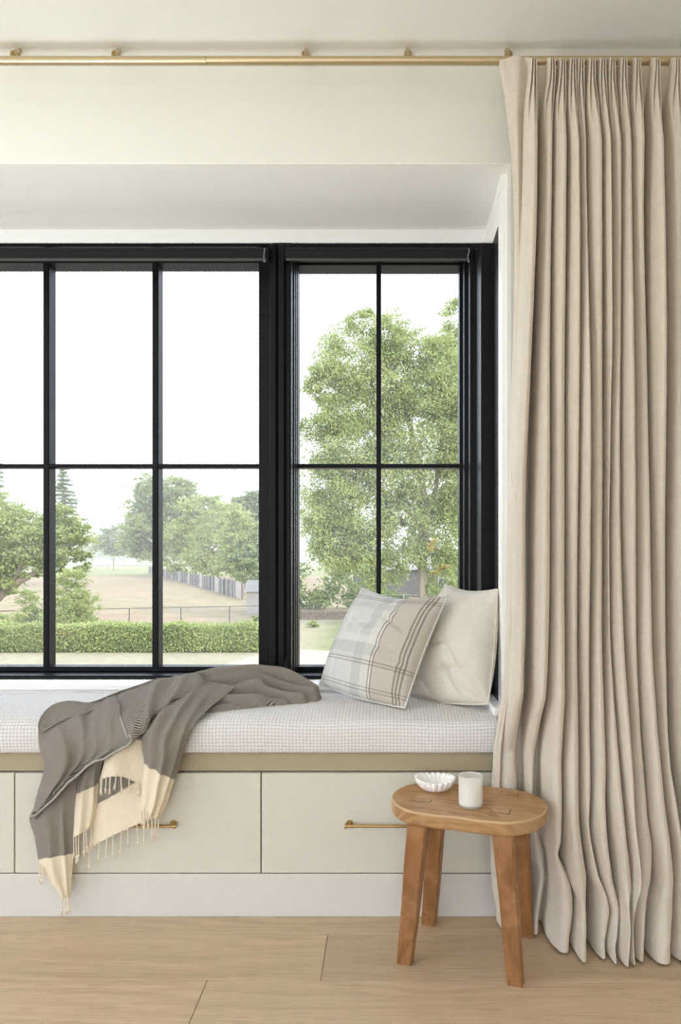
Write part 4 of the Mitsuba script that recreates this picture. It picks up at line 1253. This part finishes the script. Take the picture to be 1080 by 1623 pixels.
# hedge: one clipped row of leaves
def hedge():
    r = np.random.default_rng(14)
    y = 34.0
    x0, x1 = X(-130, y), X(424, y)
    h = 1.30
    n = 110000
    C = np.column_stack([r.uniform(x0, x1, n), y + r.uniform(-.6, .6, n), GROUND + .05 + h * r.uniform(0, 1, n) ** .8])
    wave = .24 * (meshkit.fbm(np.column_stack([C[:, 0] * .9, C[:, 1] * .5, C[:, 0] * 0]), 3, 3) - .5)
    C[:, 2] += wave * (C[:, 2] - GROUND)
    C += r.normal(size=(n, 3)) * .05
    a = r.normal(size=(n, 3))
    a /= np.linalg.norm(a, axis=1, keepdims=True)
    b = np.cross(a, r.normal(size=(n, 3)))
    b /= np.linalg.norm(b, axis=1, keepdims=True)
    s = .052 * r.uniform(.6, 1.4, (n, 1))
    V = np.stack([C - a * s, C + b * s * .6, C + a * s, C - b * s * .6], 1).reshape(-1, 3)
    i = np.arange(n)[:, None] * 4
    k = .95 + .5 * (meshkit.noise(C * [.8, .8, 1.5], 5) - .5)
    red = (meshkit.noise(C * [.45, .5, 1.2] + 30, 6) > .72) & (C[:, 2] > GROUND + .7) & (r.uniform(size=n) < .3)
    k = np.where(red, 2.0, k)
    add('hedge__foliage', trimesh.Trimesh(V, np.vstack([i + [0, 1, 2], i + [0, 2, 3]]), process=False), 'leaf', uv=np.repeat(np.column_stack([r.uniform(0, 1, n), k]), 4, 0), kind='stuff')
    stems = [tube([[x, y + .15 * math.sin(x * 9), GROUND - .05], [x + .1, y, GROUND + .6], [x + .2, y + .1, GROUND + 1.0]], [.03, .025, .01], 5) for x in np.arange(x0, x1, .6)]
    add('hedge__stem', cat(stems), 'bark', kind='stuff')
    tag('hedge', 'clipped green hedge running across the lawn in the left window', 'hedge')


hedge()

# wire fence behind the hedge
fy0, fy1 = 44.0, 50.0
fx0, fx1 = X(-60, fy0), X(430, fy1)
fh = 1.17


def fpt(u):
    t = (u + 60) / 490
    y = 1 / ((1 - t) / fy0 + t / fy1)
    return np.array([X(u, y), y])


for u in (-40, 42, 124, 205, 287, 364, 432):
    p = fpt(u)
    add('wire_fence__post', tube([[*p, GROUND - .1], [*p, GROUND + fh]], .04, 8), 'fence_metal')
p0, p1 = fpt(-58), fpt(440)
add('wire_fence__top_rail', tube([[*p0, GROUND + fh], [*p1, GROUND + fh]], .028, 6), 'fence_metal')
wires = [tube([[*p0, GROUND + z], [*p1, GROUND + z]], .004, 3) for z in (.15, .45, .8)]
add('wire_fence__wire', cat(wires), 'fence_metal', kind='stuff')
tag('wire_fence', 'thin dark wire fence with round posts between hedge and field', 'fence')

# grey board fence running away along the field
b0, b1 = G(384, 950.5), G(236, 907.5)
npan = 40
for i in range(npan):
    t0, t1 = i / npan, (i + 1) / npan
    q0, q1 = b0 + (b1 - b0) * t0, b0 + (b1 - b0) * t1
    d = (q1 - q0) / np.linalg.norm(q1 - q0)
    for j in range(5):
        a = q0 + (q1 - q0) * (j / 5 + .01)
        b = q0 + (q1 - q0) * ((j + 1) / 5 - .01)
        nn = np.array([-d[1], d[0]]) * .03
        hh = 1.85 + rng.uniform(-.04, .04)
        base = np.array([[*(a + nn), GROUND + .05], [*(b + nn), GROUND + .05], [*(b - nn), GROUND + .05], [*(a - nn), GROUND + .05]])
        m = trimesh.convex.convex_hull(np.vstack([base, base + [0, 0, hh]]))
        add('board_fence__panel', m, ('grey_wood' if (i * 7 + j) % 3 else 'slate_siding') if i % 4 else 'pale_siding')
    add('board_fence__post', cbox([q0[0] - .08, q0[1] - .08, GROUND - .1], [q0[0] + .08, q0[1] + .08, GROUND + 2.05], 0), 'fence_metal')
tag('board_fence', 'grey board fence running away along the right side of the field', 'fence')

# the far fence across the end of the field
y = 290.0
add('far_fence__rail', tube([[X(0, y), y, GROUND + 1.5], [X(250, y), y, GROUND + 1.5]], .12, 5), 'grey_wood')
for u in range(10, 250, 16):
    add('far_fence__post', tube([[X(u, y), y, GROUND - .1], [X(u, y), y, GROUND + 1.7]], .12, 5), 'grey_wood')
tag('far_fence', 'low thin fence across the far end of the field', 'fence')

# shed
s0, s1 = G(385.5, 972), G(421, 973)
sy = 4.5 * F / (974 - V0)
xa, xb = X(391, sy), X(440, sy)
hW, dW = Z(937, sy) - GROUND, 2.6
add('garden_shed__wall', cbox([xa, sy, GROUND], [xb, sy + dW, GROUND + hW], .01), 'pale_siding')
for k in range(6):
    add('garden_shed__board', cbox([xa - .01, sy - .02, GROUND + .08 + k * hW / 6], [xb, sy + .02, GROUND + (k + 1) * hW / 6 + .05], .008), 'pale_siding')
rv = np.array([[xa - .2, sy - .2, GROUND + hW - .04], [xb, sy - .2, GROUND + hW - .04], [xa - .2, sy + dW / 2, GROUND + hW + .85], [xb, sy + dW / 2, GROUND + hW + .85], [xa - .2, sy + dW + .2, GROUND + hW - .04], [xb, sy + dW + .2, GROUND + hW - .04]])
add('garden_shed__roof', trimesh.convex.convex_hull(rv), 'shed_roof')
add('garden_shed__door', cbox([xa - .03, sy + .8, GROUND + .1], [xa, sy + 1.8, GROUND + hW - .15], .01), 'grey_wood')
tag('garden_shed', 'small pale garden shed with a grey gable roof by the wire fence', 'shed')

# low wall, house and fence behind the big tree
wy = 4.5 * F / (981 - V0)
x0, x1 = X(440, wy), X(760, wy)
nb = 26
for c in range(3):
    for i in range(nb):
        o = (c % 2) * .5
        a, b = x0 + (x1 - x0) * (i + o) / nb, x0 + (x1 - x0) * (i + 1 + o) / nb
        add('garden_wall__block', cbox([a + .012, wy - .15 - rng.uniform(0, .02), GROUND + c * .21], [b - .012, wy + .15, GROUND + c * .21 + .2], .012), 'low_wall')
tag('garden_wall', 'low brown block wall at the edge of the lawn in the right window', 'wall')
hy = 82.0
hx0, hx1 = X(560, hy), X(800, hy)
add('neighbour_house__wall', cbox([hx0, hy, GROUND], [hx1, hy + 8, GROUND + 3.2], .02), 'slate_siding')
add('neighbour_house__roof', trimesh.convex.convex_hull(np.array([[hx0 - .5, hy - .5, GROUND + 3.15], [hx1 + .5, hy - .5, GROUND + 3.15], [hx0 - .5, hy + 4, GROUND + 5.6], [hx1 + .5, hy + 4, GROUND + 5.6], [hx0 - .5, hy + 8.5, GROUND + 3.15], [hx1 + .5, hy + 8.5, GROUND + 3.15]])), 'shed_roof')
for u in (704,):
    a = X(u, hy)
    w = add('neighbour_house__window', cbox([a - .7, hy - .06, GROUND + .9], [a + .7, hy + .02, GROUND + 2.3], .01), 'pale_siding')
    add(w + '__pane', cbox([a - .6, hy - .08, GROUND + 1.0], [a + .6, hy - .05, GROUND + 2.2], .005), 'dark_glass')
tag('neighbour_house', 'grey house behind the trunk of the big tree', 'house')
fy = 60.0
for z in (.5, 1.0):
    add('rail_fence__rail', tube([[X(590, fy), fy, GROUND + z + .4], [X(800, fy), fy, GROUND + z + .4]], .035, 5), 'grey_wood')
for u in range(600, 800, 40):
    add('rail_fence__post', tube([[X(u, fy), fy, GROUND - .1], [X(u, fy), fy, GROUND + 1.5]], .06, 6), 'grey_wood')
tag('rail_fence', 'thin rail fence behind the trunk of the big tree', 'fence')

# summer haze over the field
scene['haze'] = {'type': 'cube', 'to_world': T().translate([0, 455, 60]).scale([900, 447, 75]), 'bsdf': {'type': 'null'},
                 'interior': {'type': 'homogeneous', 'sigma_t': 0.0008, 'albedo': {'type': 'rgb', 'value': [0.97, 0.97, 0.97]}}}
tag('haze', kind='structure')
